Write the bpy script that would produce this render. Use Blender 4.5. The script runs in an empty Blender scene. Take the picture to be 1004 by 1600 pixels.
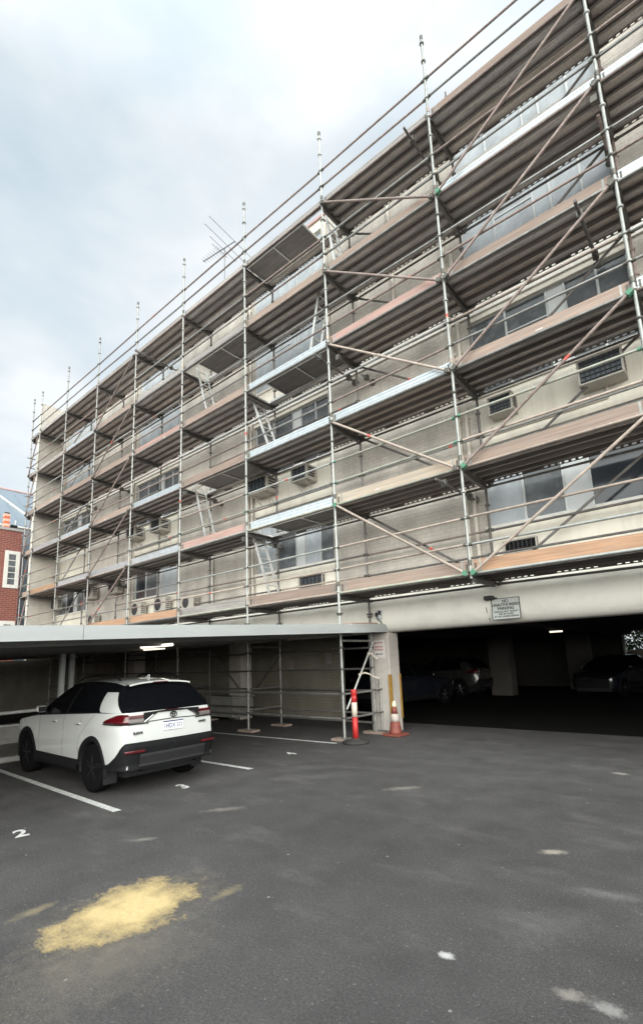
import bpy, math, random
from mathutils import Vector, Matrix, noise
R = math.radians
S = bpy.context.scene
COL = S.collection
rnd = random.Random(7)

# ------------------------------------------------------------------ camera
FPX, CAM_H = 762.81, 1.646
R2 = Vector((.760545, .648274, -.036229)); U2 = Vector((.144407, -.114487, .982873)); F = Vector((-.633023, .752751, .180687))
cd = bpy.data.cameras.new("camera"); cam = bpy.data.objects.new("camera", cd); COL.objects.link(cam)
cam.matrix_world = Matrix(((R2.x, U2.x, -F.x, 0), (R2.y, U2.y, -F.y, 0), (R2.z, U2.z, -F.z, CAM_H), (0, 0, 0, 1)))
cd.sensor_fit = 'HORIZONTAL'; cd.sensor_width = 36; cd.lens = FPX/1004*36
cd.shift_y = 92/1004; cd.clip_start = 0.05; cd.clip_end = 2000
S.camera = cam

# ------------------------------------------------------------------ materials
MATS = {}
class NT:
    def __init__(s, m):
        s.nt = m.node_tree; s.n = s.nt.nodes; s.l = s.nt.links
    def node(s, t, **kw):
        x = s.n.new(t)
        for k, v in kw.items():
            if k.startswith('i_'): x.inputs[k[2:]].default_value = v
            else: setattr(x, k, v)
        return x
    def link(s, a, b): s.l.new(a, b)
    def noise(s, vec, scale, detail=4, rough=.55):
        x = s.node('ShaderNodeTexNoise'); x.inputs['Scale'].default_value = scale
        x.inputs['Detail'].default_value = detail; x.inputs['Roughness'].default_value = rough
        if vec is not None: s.link(vec, x.inputs['Vector'])
        return x.outputs['Fac']
    def ramp(s, fac, stops):
        x = s.node('ShaderNodeValToRGB'); e = x.color_ramp.elements
        while len(e) < len(stops): e.new(.5)
        for el, (p, c) in zip(e, stops):
            el.position = p; el.color = (*c, 1) if not isinstance(c, (int, float)) else (c, c, c, 1)
        s.link(fac, x.inputs['Fac']); return x.outputs['Color']
    def mix(s, fac, a, b, mode='MIX'):
        x = s.node('ShaderNodeMix', data_type='RGBA', blend_type=mode)
        for v, i in ((fac, 0), (a, 6), (b, 7)):
            if isinstance(v, (int, float)): x.inputs[i].default_value = v
            elif isinstance(v, tuple): x.inputs[i].default_value = (*v[:3], 1)
            else: s.link(v, x.inputs[i])
        return x.outputs[2]
    def math(s, op, a, b=0, clamp=False):
        x = s.node('ShaderNodeMath', operation=op, use_clamp=clamp)
        for v, i in ((a, 0), (b, 1)):
            if isinstance(v, (int, float)): x.inputs[i].default_value = v
            else: s.link(v, x.inputs[i])
        return x.outputs[0]
    def scaled(s, vec, sc):
        x = s.node('ShaderNodeMapping'); x.inputs['Scale'].default_value = sc
        s.link(vec, x.inputs['Vector']); return x.outputs[0]

def new(name):
    m = bpy.data.materials.new(name); m.use_nodes = True; t = NT(m)
    t.b = t.n['Principled BSDF']; t.obj = t.node('ShaderNodeTexCoord').outputs['Object']
    MATS[name] = m; return m, t

def mat(name, col, rough=.6, metal=0, var=.15, scale=3, bump=0, bscale=60, spec=.5, coat=0, objvar=0, dirt=None, dirt_amt=.5, stretch=None):
    m, t = new(name)
    vec = t.obj
    if stretch: vec = t.scaled(vec, stretch)
    f = t.noise(vec, scale)
    lo = tuple(c*(1-var) for c in col); hi = tuple(min(1, c*(1+var)) for c in col)
    c = t.ramp(f, [(.3, lo), (.7, hi)])
    if dirt:
        g = t.noise(vec, scale*2.7, 6, .65)
        g = t.ramp(g, [(.48, 0.0), (.68, dirt_amt)])
        c = t.mix(g, c, dirt)
    if objvar:
        oi = t.node('ShaderNodeObjectInfo').outputs['Random']
        hsv = t.node('ShaderNodeHueSaturation'); t.link(c, hsv.inputs['Color'])
        mr = t.node('ShaderNodeMapRange'); mr.inputs[3].default_value = 1-objvar; mr.inputs[4].default_value = 1+objvar
        t.link(oi, mr.inputs[0]); t.link(mr.outputs[0], hsv.inputs['Value']); c = hsv.outputs[0]
    t.link(c, t.b.inputs['Base Color'])
    rr = t.node('ShaderNodeMapRange'); rr.inputs[3].default_value = max(.02, rough-.08); rr.inputs[4].default_value = min(1, rough+.1)
    t.link(f, rr.inputs[0]); t.link(rr.outputs[0], t.b.inputs['Roughness'])
    t.b.inputs['Metallic'].default_value = metal
    t.b.inputs['Specular IOR Level'].default_value = spec
    if coat: t.b.inputs['Coat Weight'].default_value = coat; t.b.inputs['Coat Roughness'].default_value = .03
    if bump:
        bn = t.node('ShaderNodeBump'); bn.inputs['Strength'].default_value = bump; bn.inputs['Distance'].default_value = .01
        t.link(t.noise(t.obj, bscale, 5), bn.inputs['Height']); t.link(bn.outputs[0], t.b.inputs['Normal'])
    return m

def emis(name, col, st):
    m, t = new(name); t.b.inputs['Base Color'].default_value = (*col, 1)
    t.b.inputs['Emission Color'].default_value = (*col, 1); t.b.inputs['Emission Strength'].default_value = st

def brickmat(name, c1, c2, mortar, bw, bh, ms, rough=.85, bump=.5, plane='XZ', stain=.25, squash=0):
    m, t = new(name)
    sx = t.node('ShaderNodeSeparateXYZ'); t.link(t.obj, sx.inputs[0])
    cb = t.node('ShaderNodeCombineXYZ')
    ad = t.math('ADD', sx.outputs[0], sx.outputs[1])
    t.link(ad, cb.inputs[0]); t.link(sx.outputs[2], cb.inputs[1])
    b = t.node('ShaderNodeTexBrick'); t.link(cb.outputs[0], b.inputs['Vector'])
    for k, v in (('Color1', c1), ('Color2', c2), ('Mortar', mortar)): b.inputs[k].default_value = (*v, 1)
    b.inputs['Scale'].default_value = 1; b.inputs['Brick Width'].default_value = bw; b.inputs['Row Height'].default_value = bh
    b.inputs['Mortar Size'].default_value = ms; b.inputs['Mortar Smooth'].default_value = .3
    st = t.noise(t.scaled(t.obj, (1.2, 1.2, .35)), 1.1, 6, .6)
    c = t.mix(1.0, b.outputs['Color'], t.ramp(st, [(.3, 1-stain), (.65, 1.0)]), 'MULTIPLY')
    fn = t.noise(t.obj, 14, 4)
    c = t.mix(1.0, c, t.ramp(fn, [(.25, .86), (.75, 1.0)]), 'MULTIPLY')
    t.link(c, t.b.inputs['Base Color']); t.b.inputs['Roughness'].default_value = rough
    bn = t.node('ShaderNodeBump'); bn.inputs['Strength'].default_value = bump; bn.inputs['Distance'].default_value = .008
    inv = t.math('SUBTRACT', 1.0, b.outputs['Fac'])
    t.link(t.math('ADD', inv, t.math('MULTIPLY', fn, .4)), bn.inputs['Height']); t.link(bn.outputs[0], t.b.inputs['Normal'])

mat('galv', (.33, .335, .325), .45, .55, .25, 9, dirt=(.30, .25, .21), dirt_amt=.55, objvar=.18)
mat('galv_pale', (.42, .44, .42), .5, .3, .18, 8, dirt=(.33, .30, .27), dirt_amt=.4, objvar=.12)
mat('tube_green', (.40, .43, .37), .55, .2, .2, 6, dirt=(.5, .36, .26), dirt_amt=.7, objvar=.15)
mat('tube_rust', (.27, .21, .19), .65, .25, .25, 7, dirt=(.42, .39, .37), dirt_amt=.6, objvar=.22)
mat('tube_pink', (.43, .36, .31), .6, .15, .2, 6, dirt=(.30, .25, .22), dirt_amt=.6, objvar=.2)
mat('tube_dark', (.155, .15, .145), .6, .3, .25, 6, dirt=(.25, .2, .17), dirt_amt=.5, objvar=.25)
mat('coupler', (.12, .13, .12), .55, .6, .3, 20, dirt=(.3, .16, .1))
mat('green_clamp', (.10, .26, .17), .6, .2, .3, 20)
mat('red_mark', (.60, .12, .09), .6, 0, .15, 20)
def plank_material():
    m, t = new('plank_steel'); oi = t.node('ShaderNodeObjectInfo').outputs['Random']
    c = t.ramp(oi, [(0, (.46, .43, .41)), (.3, (.70, .65, .62)), (.55, (.58, .50, .45)), (.8, (.78, .75, .73)), (1, (.42, .40, .39))])
    off = t.node('ShaderNodeVectorMath', operation='ADD'); t.link(t.scaled(t.obj, (1.6, 6, 1)), off.inputs[0])
    cb = t.node('ShaderNodeCombineXYZ'); t.link(t.math('MULTIPLY', oi, 37), cb.inputs[0]); t.link(cb.outputs[0], off.inputs[1])
    n = t.noise(off.outputs[0], 2.2, 6, .62); c = t.mix(1.0, c, t.ramp(n, [(.3, .62), (.6, 1.12)]), 'MULTIPLY')
    r = t.noise(off.outputs[0], 5.5, 5, .65); c = t.mix(t.ramp(r, [(.54, 0.0), (.70, .6)]), c, (.33, .23, .18))
    v = t.node('ShaderNodeTexVoronoi'); v.inputs['Scale'].default_value = 1; t.link(t.scaled(t.obj, (75, 26, 1)), v.inputs['Vector'])
    c = t.mix(t.ramp(v.outputs['Distance'], [(.18, .45), (.30, 0.0)]), c, (.14, .13, .12))
    t.link(c, t.b.inputs['Base Color']); t.b.inputs['Roughness'].default_value = .65; t.b.inputs['Metallic'].default_value = .25
plank_material()
mat('plank_rib', (.30, .27, .25), .6, .35, .3, 4, objvar=.3)
mat('plywood', (.20, .185, .18), .7, 0, .22, 5, objvar=.4, dirt=(.09, .08, .075), stretch=(.3, 2, 1))
mat('timber_orange', (.42, .25, .155), .75, 0, .22, 5, dirt=(.30, .22, .17), dirt_amt=.75, objvar=.16, stretch=(.25, 3, 5), bump=.2, bscale=40)
mat('timber_pink', (.33, .245, .20), .75, 0, .22, 5, dirt=(.30, .26, .23), dirt_amt=.8, objvar=.18, stretch=(.25, 3, 5), bump=.2, bscale=40)
mat('timber_red', (.43, .275, .24), .75, 0, .25, 4, dirt=(.44, .35, .31), dirt_amt=.6, objvar=.1, stretch=(.25, 3, 5))
mat('timber_cream', (.46, .40, .33), .7, 0, .2, 4, dirt=(.52, .30, .17), dirt_amt=.5, objvar=.08, stretch=(.25, 3, 5))
mat('alu_board', (.66, .72, .75), .35, .6, .1, 6, dirt=(.5, .5, .5), dirt_amt=.4, objvar=.1)
mat('grey_board', (.43, .41, .39), .6, .3, .18, 5, dirt=(.3, .26, .24), objvar=.16, stretch=(.3, 3, 3))
mat('ladder_alu', (.74, .74, .71), .35, .7, .1, 10)
brickmat('brick_cream', (.69, .645, .58), (.63, .585, .525), (.575, .535, .478), .24, .086, .009, stain=.34)
brickmat('brick_red', (.31, .085, .06), (.24, .06, .048), (.36, .24, .20), .30, .105, .012, stain=.2)
brickmat('brick_inner', (.36, .33, .27), (.33, .30, .245), (.27, .245, .205), .24, .086, .008, stain=.3)
mat('render_cream', (.80, .76, .66), .7, 0, .05, .8, dirt=(.52, .48, .42), dirt_amt=.35, stretch=(2.2, 2.2, .3), bump=.08, bscale=25)
mat('render_beam', (.93, .905, .82), .55, 0, .04, .7, dirt=(.60, .57, .51), dirt_amt=.3, bump=.05, bscale=18)
mat('render_white', (.74, .72, .67), .65, 0, .05, 1.5, dirt=(.5, .46, .41), dirt_amt=.35, stretch=(2, 2, .4))
mat('pipe_cream', (.60, .555, .49), .6, 0, .1, 3)
mat('concrete', (.36, .35, .335), .85, 0, .14, 3, bump=.3, bscale=40, dirt=(.22, .21, .2))
mat('shade_floor_sheet', (.011, .0105, .0105), .9, 0, .25, 2, bump=.2, spec=.08)  # near-black colour stands in for shade on the parking level floor
mat('column_dim', (.09, .08, .072), .8, 0, .1, 2)  # shaded copy of the column paint for the deep columns
brickmat('brick_dim', (.07, .066, .06), (.06, .056, .052), (.05, .046, .043), .24, .086, .008)  # brick with the parking level's gloom put into its colour
mat('ceiling_dark', (.032, .031, .030), .9, 0, .1, 2)  # darkened in colour to deepen the gloom under the building
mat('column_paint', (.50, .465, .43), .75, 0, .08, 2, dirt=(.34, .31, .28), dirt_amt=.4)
mat('yellow_guard', (.36, .205, .04), .6, 0, .15, 8, dirt=(.3, .2, .1))
mat('alu_frame', (.56, .58, .58), .4, .3, .08, 6)
mat('white_panel', (.63, .65, .66), .5, 0, .05, 4)
mat('sheeting', (.40, .435, .465), .34, 0, .22, 2.3, dirt=(.55, .58, .61), dirt_amt=.55, bump=.55, bscale=4, stretch=(1, 1, .6))
mat('sheeting_grey', (.25, .265, .28), .3, 0, .25, 2, dirt=(.37, .385, .40), dirt_amt=.6, bump=.45, bscale=5)
mat('glass_dark', (.035, .04, .048), .08, 0, .3, 2, spec=.7)
mat('glass_grey', (.12, .13, .14), .16, 0, .3, 1.5, spec=.6, dirt=(.24, .25, .26), dirt_amt=.5)
mat('ac_case', (.44, .415, .37), .5, 0, .08, 6, dirt=(.42, .38, .33), dirt_amt=.5)
mat('ac_grille', (.045, .045, .048), .6, .2, .2, 12)
mat('ac_coil', (.10, .115, .13), .45, .4, .2, 20)
mat('carport_fascia', (.43, .45, .455), .45, .1, .06, 2, dirt=(.42, .42, .41), dirt_amt=.35, stretch=(1, .4, 3))
mat('roof_sheet', (.30, .295, .285), .6, .3, .12, 3)
mat('white_post', (.86, .87, .87), .5, 0, .06, 5)
mat('steel_roof', (.23, .28, .33), .45, .25, .06, 1.5)
mat('steel_edge', (.50, .34, .33), .6, 0, .1, 3)
mat('chimney_red', (.62, .16, .08), .7, 0, .1, 5)
mat('chimney_pale', (.80, .48, .38), .7, 0, .1, 5)
mat('line_paint', (.66, .66, .64), .7, 0, .1, 6, dirt=(.3, .3, .3), dirt_amt=.75)
mat('bollard_red', (.52, .03, .03), .45, 0, .1, 8, dirt=(.4, .05, .04))
mat('bollard_white', (.60, .53, .45), .5, 0, .08, 8)
mat('rubber', (.035, .034, .033), .8, 0, .25, 10, bump=.2)
mat('cone_orange', (.23, .06, .045), .6, 0, .25, 9, dirt=(.17, .07, .055), dirt_amt=.85)
mat('cone_white', (.55, .52, .48), .6, 0, .1, 16, dirt=(.4, .18, .14), dirt_amt=.9)
mat('cone_tip', (.85, .80, .55), .5, 0, .06, 6)
mat('sign_white', (.60, .625, .60), .45, 0, .04, 6)
mat('sign_black', (.035, .035, .035), .5, 0, .1, 6)
mat('sign_frame', (.11, .11, .10), .5, .2, .15, 6)
mat('sign_red', (.45, .06, .06), .5)
mat('paper_white', (.62, .60, .58), .7, 0, .05, 6)
mat('black_plastic', (.012, .012, .013), .45, 0, .2, 12)
mat('car_white', (.60, .61, .60), .14, 0, .02, 2, spec=.55, coat=1)
mat('car_dark', (.012, .014, .02), .2, 0, .1, 2, spec=.5, coat=1)
mat('car_silver', (.06, .06, .058), .25, .4, .05, 2, coat=1)
mat('car_glass', (.004, .0045, .006), .06, 0, .1, 2, spec=.28)
mat('car_cladding', (.011, .011, .012), .6, 0, .15, 20, spec=.14)
mat('car_skid', (.024, .024, .025), .55, 0, .1, 10, spec=.2)
mat('tyre', (.006, .006, .0065), .9, 0, .2, 10, spec=.08)
mat('rim_dark', (.010, .010, .012), .3, 0, .1, 10, spec=.35)
mat('rim_alloy', (.30, .30, .31), .3, .9, .05, 10)
mat('lamp_red', (.085, .003, .006), .12, 0, .1, 8, spec=.6, coat=1)
mat('lamp_clear', (.17, .15, .145), .15, 0, .12, 30, spec=.6, coat=1)
mat('chrome', (.80, .81, .82), .12, 1, .03, 6)
mat('plate_white', (.74, .74, .76), .4)
mat('plate_blue', (.03, .03, .13), .5)
mat('bin_grey', (.30, .295, .275), .7, 0, .12, 4, dirt=(.18, .17, .16))
mat('leaf', (.06, .10, .03), .6, 0, .4, 3)
mat('bark', (.12, .09, .07), .8)
mat('antenna_alu', (.24, .24, .25), .45, .5, .1, 6)
emis('tube_light', (1, .94, .78), 2.2)
emis('tube_light_dim', (1, .90, .72), 1.6)

def asphalt():
    m, t = new('asphalt')
    v = t.obj
    big = t.noise(v, .35, 5, .6); mid = t.noise(v, 2.2, 5, .65); fine = t.noise(v, 120, 3, .75); grit = t.noise(v, 230, 2, .6)
    c = t.ramp(big, [(.3, (.056, .0528, .0532)), (.7, (.085, .0802, .0805))])
    c = t.mix(1.0, c, t.ramp(mid, [(.3, .82), (.7, 1.16)]), 'MULTIPLY')
    gr2 = t.noise(v, 58, 3, .7)
    c = t.mix(1.0, c, t.ramp(gr2, [(.30, .72), (.5, .99), (.70, 1.36)]), 'MULTIPLY')
    c = t.mix(t.ramp(t.noise(v, 42, 2, .5), [(.66, 0.0), (.72, .5)]), c, (.25, .24, .235))
    c = t.mix(1.0, c, t.ramp(fine, [(.28, .55), (.5, .98), (.74, 1.75)]), 'MULTIPLY')
    c = t.mix(t.ramp(grit, [(.62, 0.0), (.74, .55)]), c, (.30, .29, .285))
    # worn pale patches and dark tracks
    w = t.noise(t.scaled(v, (1, 2.2, 1)), 1.1, 6, .68)
    c = t.mix(t.ramp(w, [(.54, 0.0), (.78, .30)]), c, (.22, .205, .195))
    d = t.noise(t.scaled(v, (.7, .25, 1)), .9, 4, .5)
    c = t.mix(t.ramp(d, [(.58, 0.0), (.75, .35)]), c, (.055, .053, .054))
    vo = t.node('ShaderNodeTexVoronoi'); vo.inputs['Scale'].default_value = 3.3; t.link(v, vo.inputs['Vector'])
    c = t.mix(t.ramp(vo.outputs['Distance'], [(.022, .7), (.042, 0.0)]), c, (.42, .405, .385))
    # crack lines
    vc = t.node('ShaderNodeTexVoronoi', feature='DISTANCE_TO_EDGE'); vc.inputs['Scale'].default_value = .33
    wob = t.node('ShaderNodeVectorMath', operation='ADD'); t.link(v, wob.inputs[0])
    nz = t.node('ShaderNodeTexNoise'); nz.inputs['Scale'].default_value = 1.6; nz.inputs['Detail'].default_value = 6; t.link(v, nz.inputs['Vector'])
    sc = t.node('ShaderNodeVectorMath', operation='SCALE'); sc.inputs['Scale'].default_value = .9; t.link(nz.outputs['Color'], sc.inputs[0])
    t.link(sc.outputs[0], wob.inputs[1]); t.link(wob.outputs[0], vc.inputs['Vector'])
    c = t.mix(t.ramp(vc.outputs['Distance'], [(.0, .16), (.005, 0.0)]), c, (.035, .033, .032))
    # spots of dust: (x, y, radius x, radius y, angle, amount, colour)
    def spot(c, x, y, rx, ry, ang, amt, col, nsc=6, edge=.5):
        mp = t.node('ShaderNodeMapping', vector_type='TEXTURE'); mp.inputs['Location'].default_value = (x, y, 0)
        mp.inputs['Rotation'].default_value = (0, 0, ang); mp.inputs['Scale'].default_value = (rx, ry, 1)
        t.link(v, mp.inputs['Vector'])
        ln = t.node('ShaderNodeVectorMath', operation='LENGTH'); t.link(mp.outputs[0], ln.inputs[0])
        nn = t.noise(v, nsc, 6, .7)
        dd = t.math('ADD', ln.outputs['Value'], t.math('MULTIPLY', t.math('SUBTRACT', nn, .5), 1.9))
        f = t.ramp(dd, [(edge, amt), (1.0, 0.0)])
        return t.mix(f, c, col)
    for s in SPOTS: c = spot(c, *s)
    t.link(c, t.b.inputs['Base Color'])
    t.link(t.ramp(mid, [(.3, .72), (.7, .92)]), t.b.inputs['Roughness'])
    t.b.inputs['Specular IOR Level'].default_value = .35
    bn = t.node('ShaderNodeBump'); bn.inputs['Strength'].default_value = .55; bn.inputs['Distance'].default_value = .006
    t.link(t.math('ADD', fine, t.math('MULTIPLY', grit, .6)), bn.inputs['Height']); t.link(bn.outputs[0], t.b.inputs['Normal'])

SAND = (.50, .40, .22); DUST = (.25, .215, .165); PALE = (.33, .32, .31)
A0 = R(93)
SPOTS = [(-3.46, 1.92, .78, .50, A0, .50, DUST, 7, .15), (-3.50, 1.93, .52, .36, A0, .5, SAND, 7, .25),
         (-4.02, 1.53, .17, .07, A0, .34, SAND, 12, .2), (-3.13, 2.52, .16, .07, A0, .30, SAND, 12, .2),
         (-3.0, 1.55, .75, .42, 1.4, .32, DUST, 8, .1),
         (-1.51, 2.75, .055, .04, 0, .95, (.55, .54, .53), 26, .4), (-1.45, 4.6, .13, .07, .6, .75, (.40, .36, .30), 16, .3),
         (-.91, 4.05, .36, .09, .3, .2, PALE, 14, .1), (-.88, 2.81, .10, .06, .4, .6, (.36, .33, .29), 20, .2),
         (-.72, 2.81, .09, .06, 0, .7, PALE, 36, .3), (-3.56, 5.7, .30, .10, .8, .55, (.32, .29, .25), 12, .2),
         (-4.69, 2.75, .16, .06, .9, .5, (.32, .29, .26), 14, .2), (-5.0, 5.6, .8, .25, .8, .2, (.22, .205, .19), 7, .1),
         (-4.81, 3.82, .30, .09, .9, .5, (.30, .27, .24), 12, .2), (-1.5, 7.88, .14, .08, 0, .65, (.38, .355, .32), 14, .3),
         (-1.16, 3.36, .45, .22, 1.1, .12, PALE, 14, .1), (-5.46, 5.97, .9, .25, .8, .18, (.22, .205, .19), 8, .1)]
asphalt()

# ------------------------------------------------------------------ mesh helpers
class MB:
    def __init__(s): s.v = []; s.f = []; s.m = []; s.sm = []; s.mats = []
    def mi(s, name):
        if name not in s.mats: s.mats.append(name)
        return s.mats.index(name)
    def add(s, vs, fs, mt, smooth=False):
        o = len(s.v); s.v += [tuple(v) for v in vs]; i = s.mi(mt)
        for f in fs: s.f.append(tuple(o+k for k in f)); s.m.append(i); s.sm.append(smooth)
    def box(s, lo, hi, mt, rot=None, piv=None):
        (a, b, c), (d, e, f) = lo, hi
        vs = [Vector(p) for p in ((a, b, c), (d, b, c), (d, e, c), (a, e, c), (a, b, f), (d, b, f), (d, e, f), (a, e, f))]
        if rot is not None:
            pv = Vector(piv) if piv else (vs[0]+vs[6])/2
            vs = [rot @ (p-pv)+pv for p in vs]
        s.add(vs, [(0, 3, 2, 1), (4, 5, 6, 7), (0, 1, 5, 4), (1, 2, 6, 5), (2, 3, 7, 6), (3, 0, 4, 7)], mt)
        return s
    def bbox(s, lo, hi, mt, b=.01):
        # box with chamfered edges (all 12)
        lo = Vector(lo); hi = Vector(hi); c = (lo+hi)/2; h = (hi-lo)/2
        b = min(b, *(x*.45 for x in h)); vs = []; idx = {}
        for sx in (-1, 1):
            for sy in (-1, 1):
                for sz in (-1, 1):
                    for k in range(3):
                        p = Vector((sx*(h.x-(b if k != 0 else 0)), sy*(h.y-(b if k != 1 else 0)), sz*(h.z-(b if k != 2 else 0))))
                        idx[(sx, sy, sz, k)] = len(vs); vs.append(c+p)
        fs = []
        for k in range(3):
            o = [i for i in range(3) if i != k]
            for sg in (-1, 1):
                q = []
                for a, d in ((-1, -1), (1, -1), (1, 1), (-1, 1)):
                    t = [0, 0, 0]; t[k] = sg; t[o[0]] = a; t[o[1]] = d; q.append(idx[(*t, k)])
                fs.append(tuple(q))
        for k in range(3):
            o = [i for i in range(3) if i != k]
            for a in (-1, 1):
                for d in (-1, 1):
                    q = []
                    for sg, which in ((-1, 0), (1, 0), (1, 1), (-1, 1)):
                        t = [0, 0, 0]; t[k] = sg; t[o[0]] = a; t[o[1]] = d; q.append(idx[(*t, o[which])])
                    fs.append(tuple(q))
        for sx in (-1, 1):
            for sy in (-1, 1):
                for sz in (-1, 1): fs.append(tuple(idx[(sx, sy, sz, k)] for k in range(3)))
        s.add(vs, fs, mt); return s
    def tube(s, p0, p1, r, mt, n=8, r1=None, cap=True):
        p0 = Vector(p0); p1 = Vector(p1); d = (p1-p0).normalized()
        a = Vector((0, 0, 1)) if abs(d.z) < .9 else Vector((1, 0, 0))
        u = d.cross(a).normalized(); w = d.cross(u); r1 = r if r1 is None else r1
        vs = [p0+(u*math.cos(2*math.pi*i/n)+w*math.sin(2*math.pi*i/n))*r for i in range(n)]
        vs += [p1+(u*math.cos(2*math.pi*i/n)+w*math.sin(2*math.pi*i/n))*r1 for i in range(n)]
        s.add(vs, [(i, (i+1) % n, n+(i+1) % n, n+i) for i in range(n)], mt, True)
        if cap: s.add(vs, [tuple(range(n-1, -1, -1)), tuple(range(n, 2*n))], mt)
        return s
    def path(s, pts, r, mt, n=6):
        for a, b in zip(pts, pts[1:]): s.tube(a, b, r, mt, n)
        return s
    def lathe(s, c, prof, mt, n=20, axis='Z', smooth=True):
        # prof: (radius, height) pairs; a material name may follow each pair
        c = Vector(c); ring = []
        for pr in prof:
            r, h = pr[:2]
            for i in range(n):
                a = 2*math.pi*i/n
                p = {'Z': (r*math.cos(a), r*math.sin(a), h), 'Y': (r*math.cos(a), h, r*math.sin(a)), 'X': (h, r*math.cos(a), r*math.sin(a))}[axis]
                ring.append(c+Vector(p))
        o = len(s.v); s.v += [tuple(p) for p in ring]
        for k in range(len(prof)-1):
            i2 = s.mi(prof[k][2] if len(prof[k]) > 2 else mt)
            for i in range(n):
                j = (i+1) % n
                s.f.append((o+k*n+i, o+k*n+j, o+(k+1)*n+j, o+(k+1)*n+i)); s.m.append(i2); s.sm.append(smooth)
        for k in (0, len(prof)-1):
            if prof[k][0] > 1e-4:
                s.f.append(tuple(o+k*n+i for i in range(n))); s.m.append(s.mi(mt)); s.sm.append(False)
        return s
    def prism(s, poly, z0, z1, mt, fn=None):
        # polygon (x, y) extruded z0..z1; fn maps (x, y, z) to a point
        fn = fn or (lambda x, y, z: (x, y, z)); n = len(poly)
        vs = [fn(x, y, z0) for x, y in poly]+[fn(x, y, z1) for x, y in poly]
        s.add(vs, [tuple(range(n-1, -1, -1)), tuple(range(n, 2*n))]+[(i, (i+1) % n, n+(i+1) % n, n+i) for i in range(n)], mt); return s
    def grid(s, rows, mt, smooth=True, closed=False):
        n = len(rows[0]); vs = [p for r in rows for p in r]; fs = []
        for k in range(len(rows)-1):
            for i in range(n if closed else n-1):
                j = (i+1) % n; fs.append((k*n+i, k*n+j, (k+1)*n+j, (k+1)*n+i))
        s.add(vs, fs, mt, smooth); return s
    def mesh(s, name):
        me = bpy.data.meshes.new(name); me.from_pydata(s.v, [], s.f)
        for n in s.mats: me.materials.append(MATS[n])
        me.polygons.foreach_set('material_index', s.m); me.polygons.foreach_set('use_smooth', s.sm)
        me.update(); return me
    def build(s, name, parent=None, loc=None, fix=True):
        me = s.mesh(name)
        if fix:
            import bmesh
            bm = bmesh.new(); bm.from_mesh(me); bmesh.ops.recalc_face_normals(bm, faces=bm.faces); bm.to_mesh(me); bm.free()
        return link(name, me, parent, loc)
def link(name, me, parent=None, loc=None):
    o = bpy.data.objects.new(name, me); COL.objects.link(o)
    if parent is not None: o.parent = parent
    if loc is not None: o.location = loc
    return o
def tag(o, label=None, cat=None, group=None, kind=None):
    for k, v in (('label', label), ('category', cat), ('group', group), ('kind', kind)):
        if v: o[k] = v
    return o
def empty(name, label, cat, loc=(0, 0, 0), group=None):
    o = bpy.data.objects.new(name, None); COL.objects.link(o); o.location = loc; o.empty_display_size = .2
    return tag(o, label, cat, group)
def kids(o): return [c for c in bpy.data.objects if c.parent == o]
def copy_tree(o, parent=None, skip=()):
    c = o.copy(); COL.objects.link(c); c.parent = parent
    for ch in kids(o):
        if ch.name.split('.')[0] not in skip: copy_tree(ch, c, skip)
    return c
def text_mesh(body, size, mt, depth=.002, bold=0):
    cu = bpy.data.curves.new('lettering', 'FONT'); cu.body = body; cu.size = size; cu.extrude = depth; cu.align_x = 'CENTER'; cu.align_y = 'CENTER'
    cu.offset = bold
    o = bpy.data.objects.new('lettering', cu); COL.objects.link(o)
    bpy.context.view_layer.update()
    me = bpy.data.meshes.new_from_object(o.evaluated_get(bpy.context.evaluated_depsgraph_get()))
    bpy.data.objects.remove(o); bpy.data.curves.remove(cu)
    me.materials.clear(); me.materials.append(MATS[mt]); me.name = 'lettering'
    return me
def place_text(name, body, size, mt, loc, xdir, ydir, parent=None, sx=1, bold=0, depth=.002):
    me = text_mesh(body, size, mt, depth, bold); o = link(name, me, parent)
    x = Vector(xdir).normalized(); y = Vector(ydir).normalized(); z = x.cross(y)
    o.matrix_local = Matrix(((x.x*sx, y.x, z.x, loc[0]), (x.y*sx, y.y, z.y, loc[1]), (x.z*sx, y.z, z.z, loc[2]), (0, 0, 0, 1)))
    return o
def rebase(root, loc):
    root.location = loc
    for ch in kids(root): ch.location = Vector(ch.location)-Vector(loc)

# ------------------------------------------------------------------ scaffold
XS = [-25.696, -24.656, -21.642, -18.650, -15.603, -12.588, -9.508, -6.521, -3.502, -.476, 2.55]
YO, YI = 8.306, 9.440
LV = [3.1065+2*i for i in range(6)]
TR = .027
def roof_z(y): return 2.088+.034*y
def fx(x): return .8821*x+2.501      # survey of the facade, x and z
def fz(z): return 1.0092*z-.0035
scaf = empty('scaffold', 'tall multi-level tube scaffold with six plank decks along the cream apartment facade', 'scaffold')
GREY = ['galv']*5+['galv_pale']*2+['tube_rust']*2
PINK = ['tube_rust']*4+['tube_pink']*3+['galv']*2
LOW = ['tube_green']*3+['tube_pink']*3+['galv_pale']*2+['galv']
def tubemat(lv, bay):
    if lv <= 1 and bay >= 5: return rnd.choice(LOW)
    if lv == 5: return rnd.choice(['tube_rust']*3+['galv'])
    return rnd.choice(GREY if rnd.random() < .55 else PINK)
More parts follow.
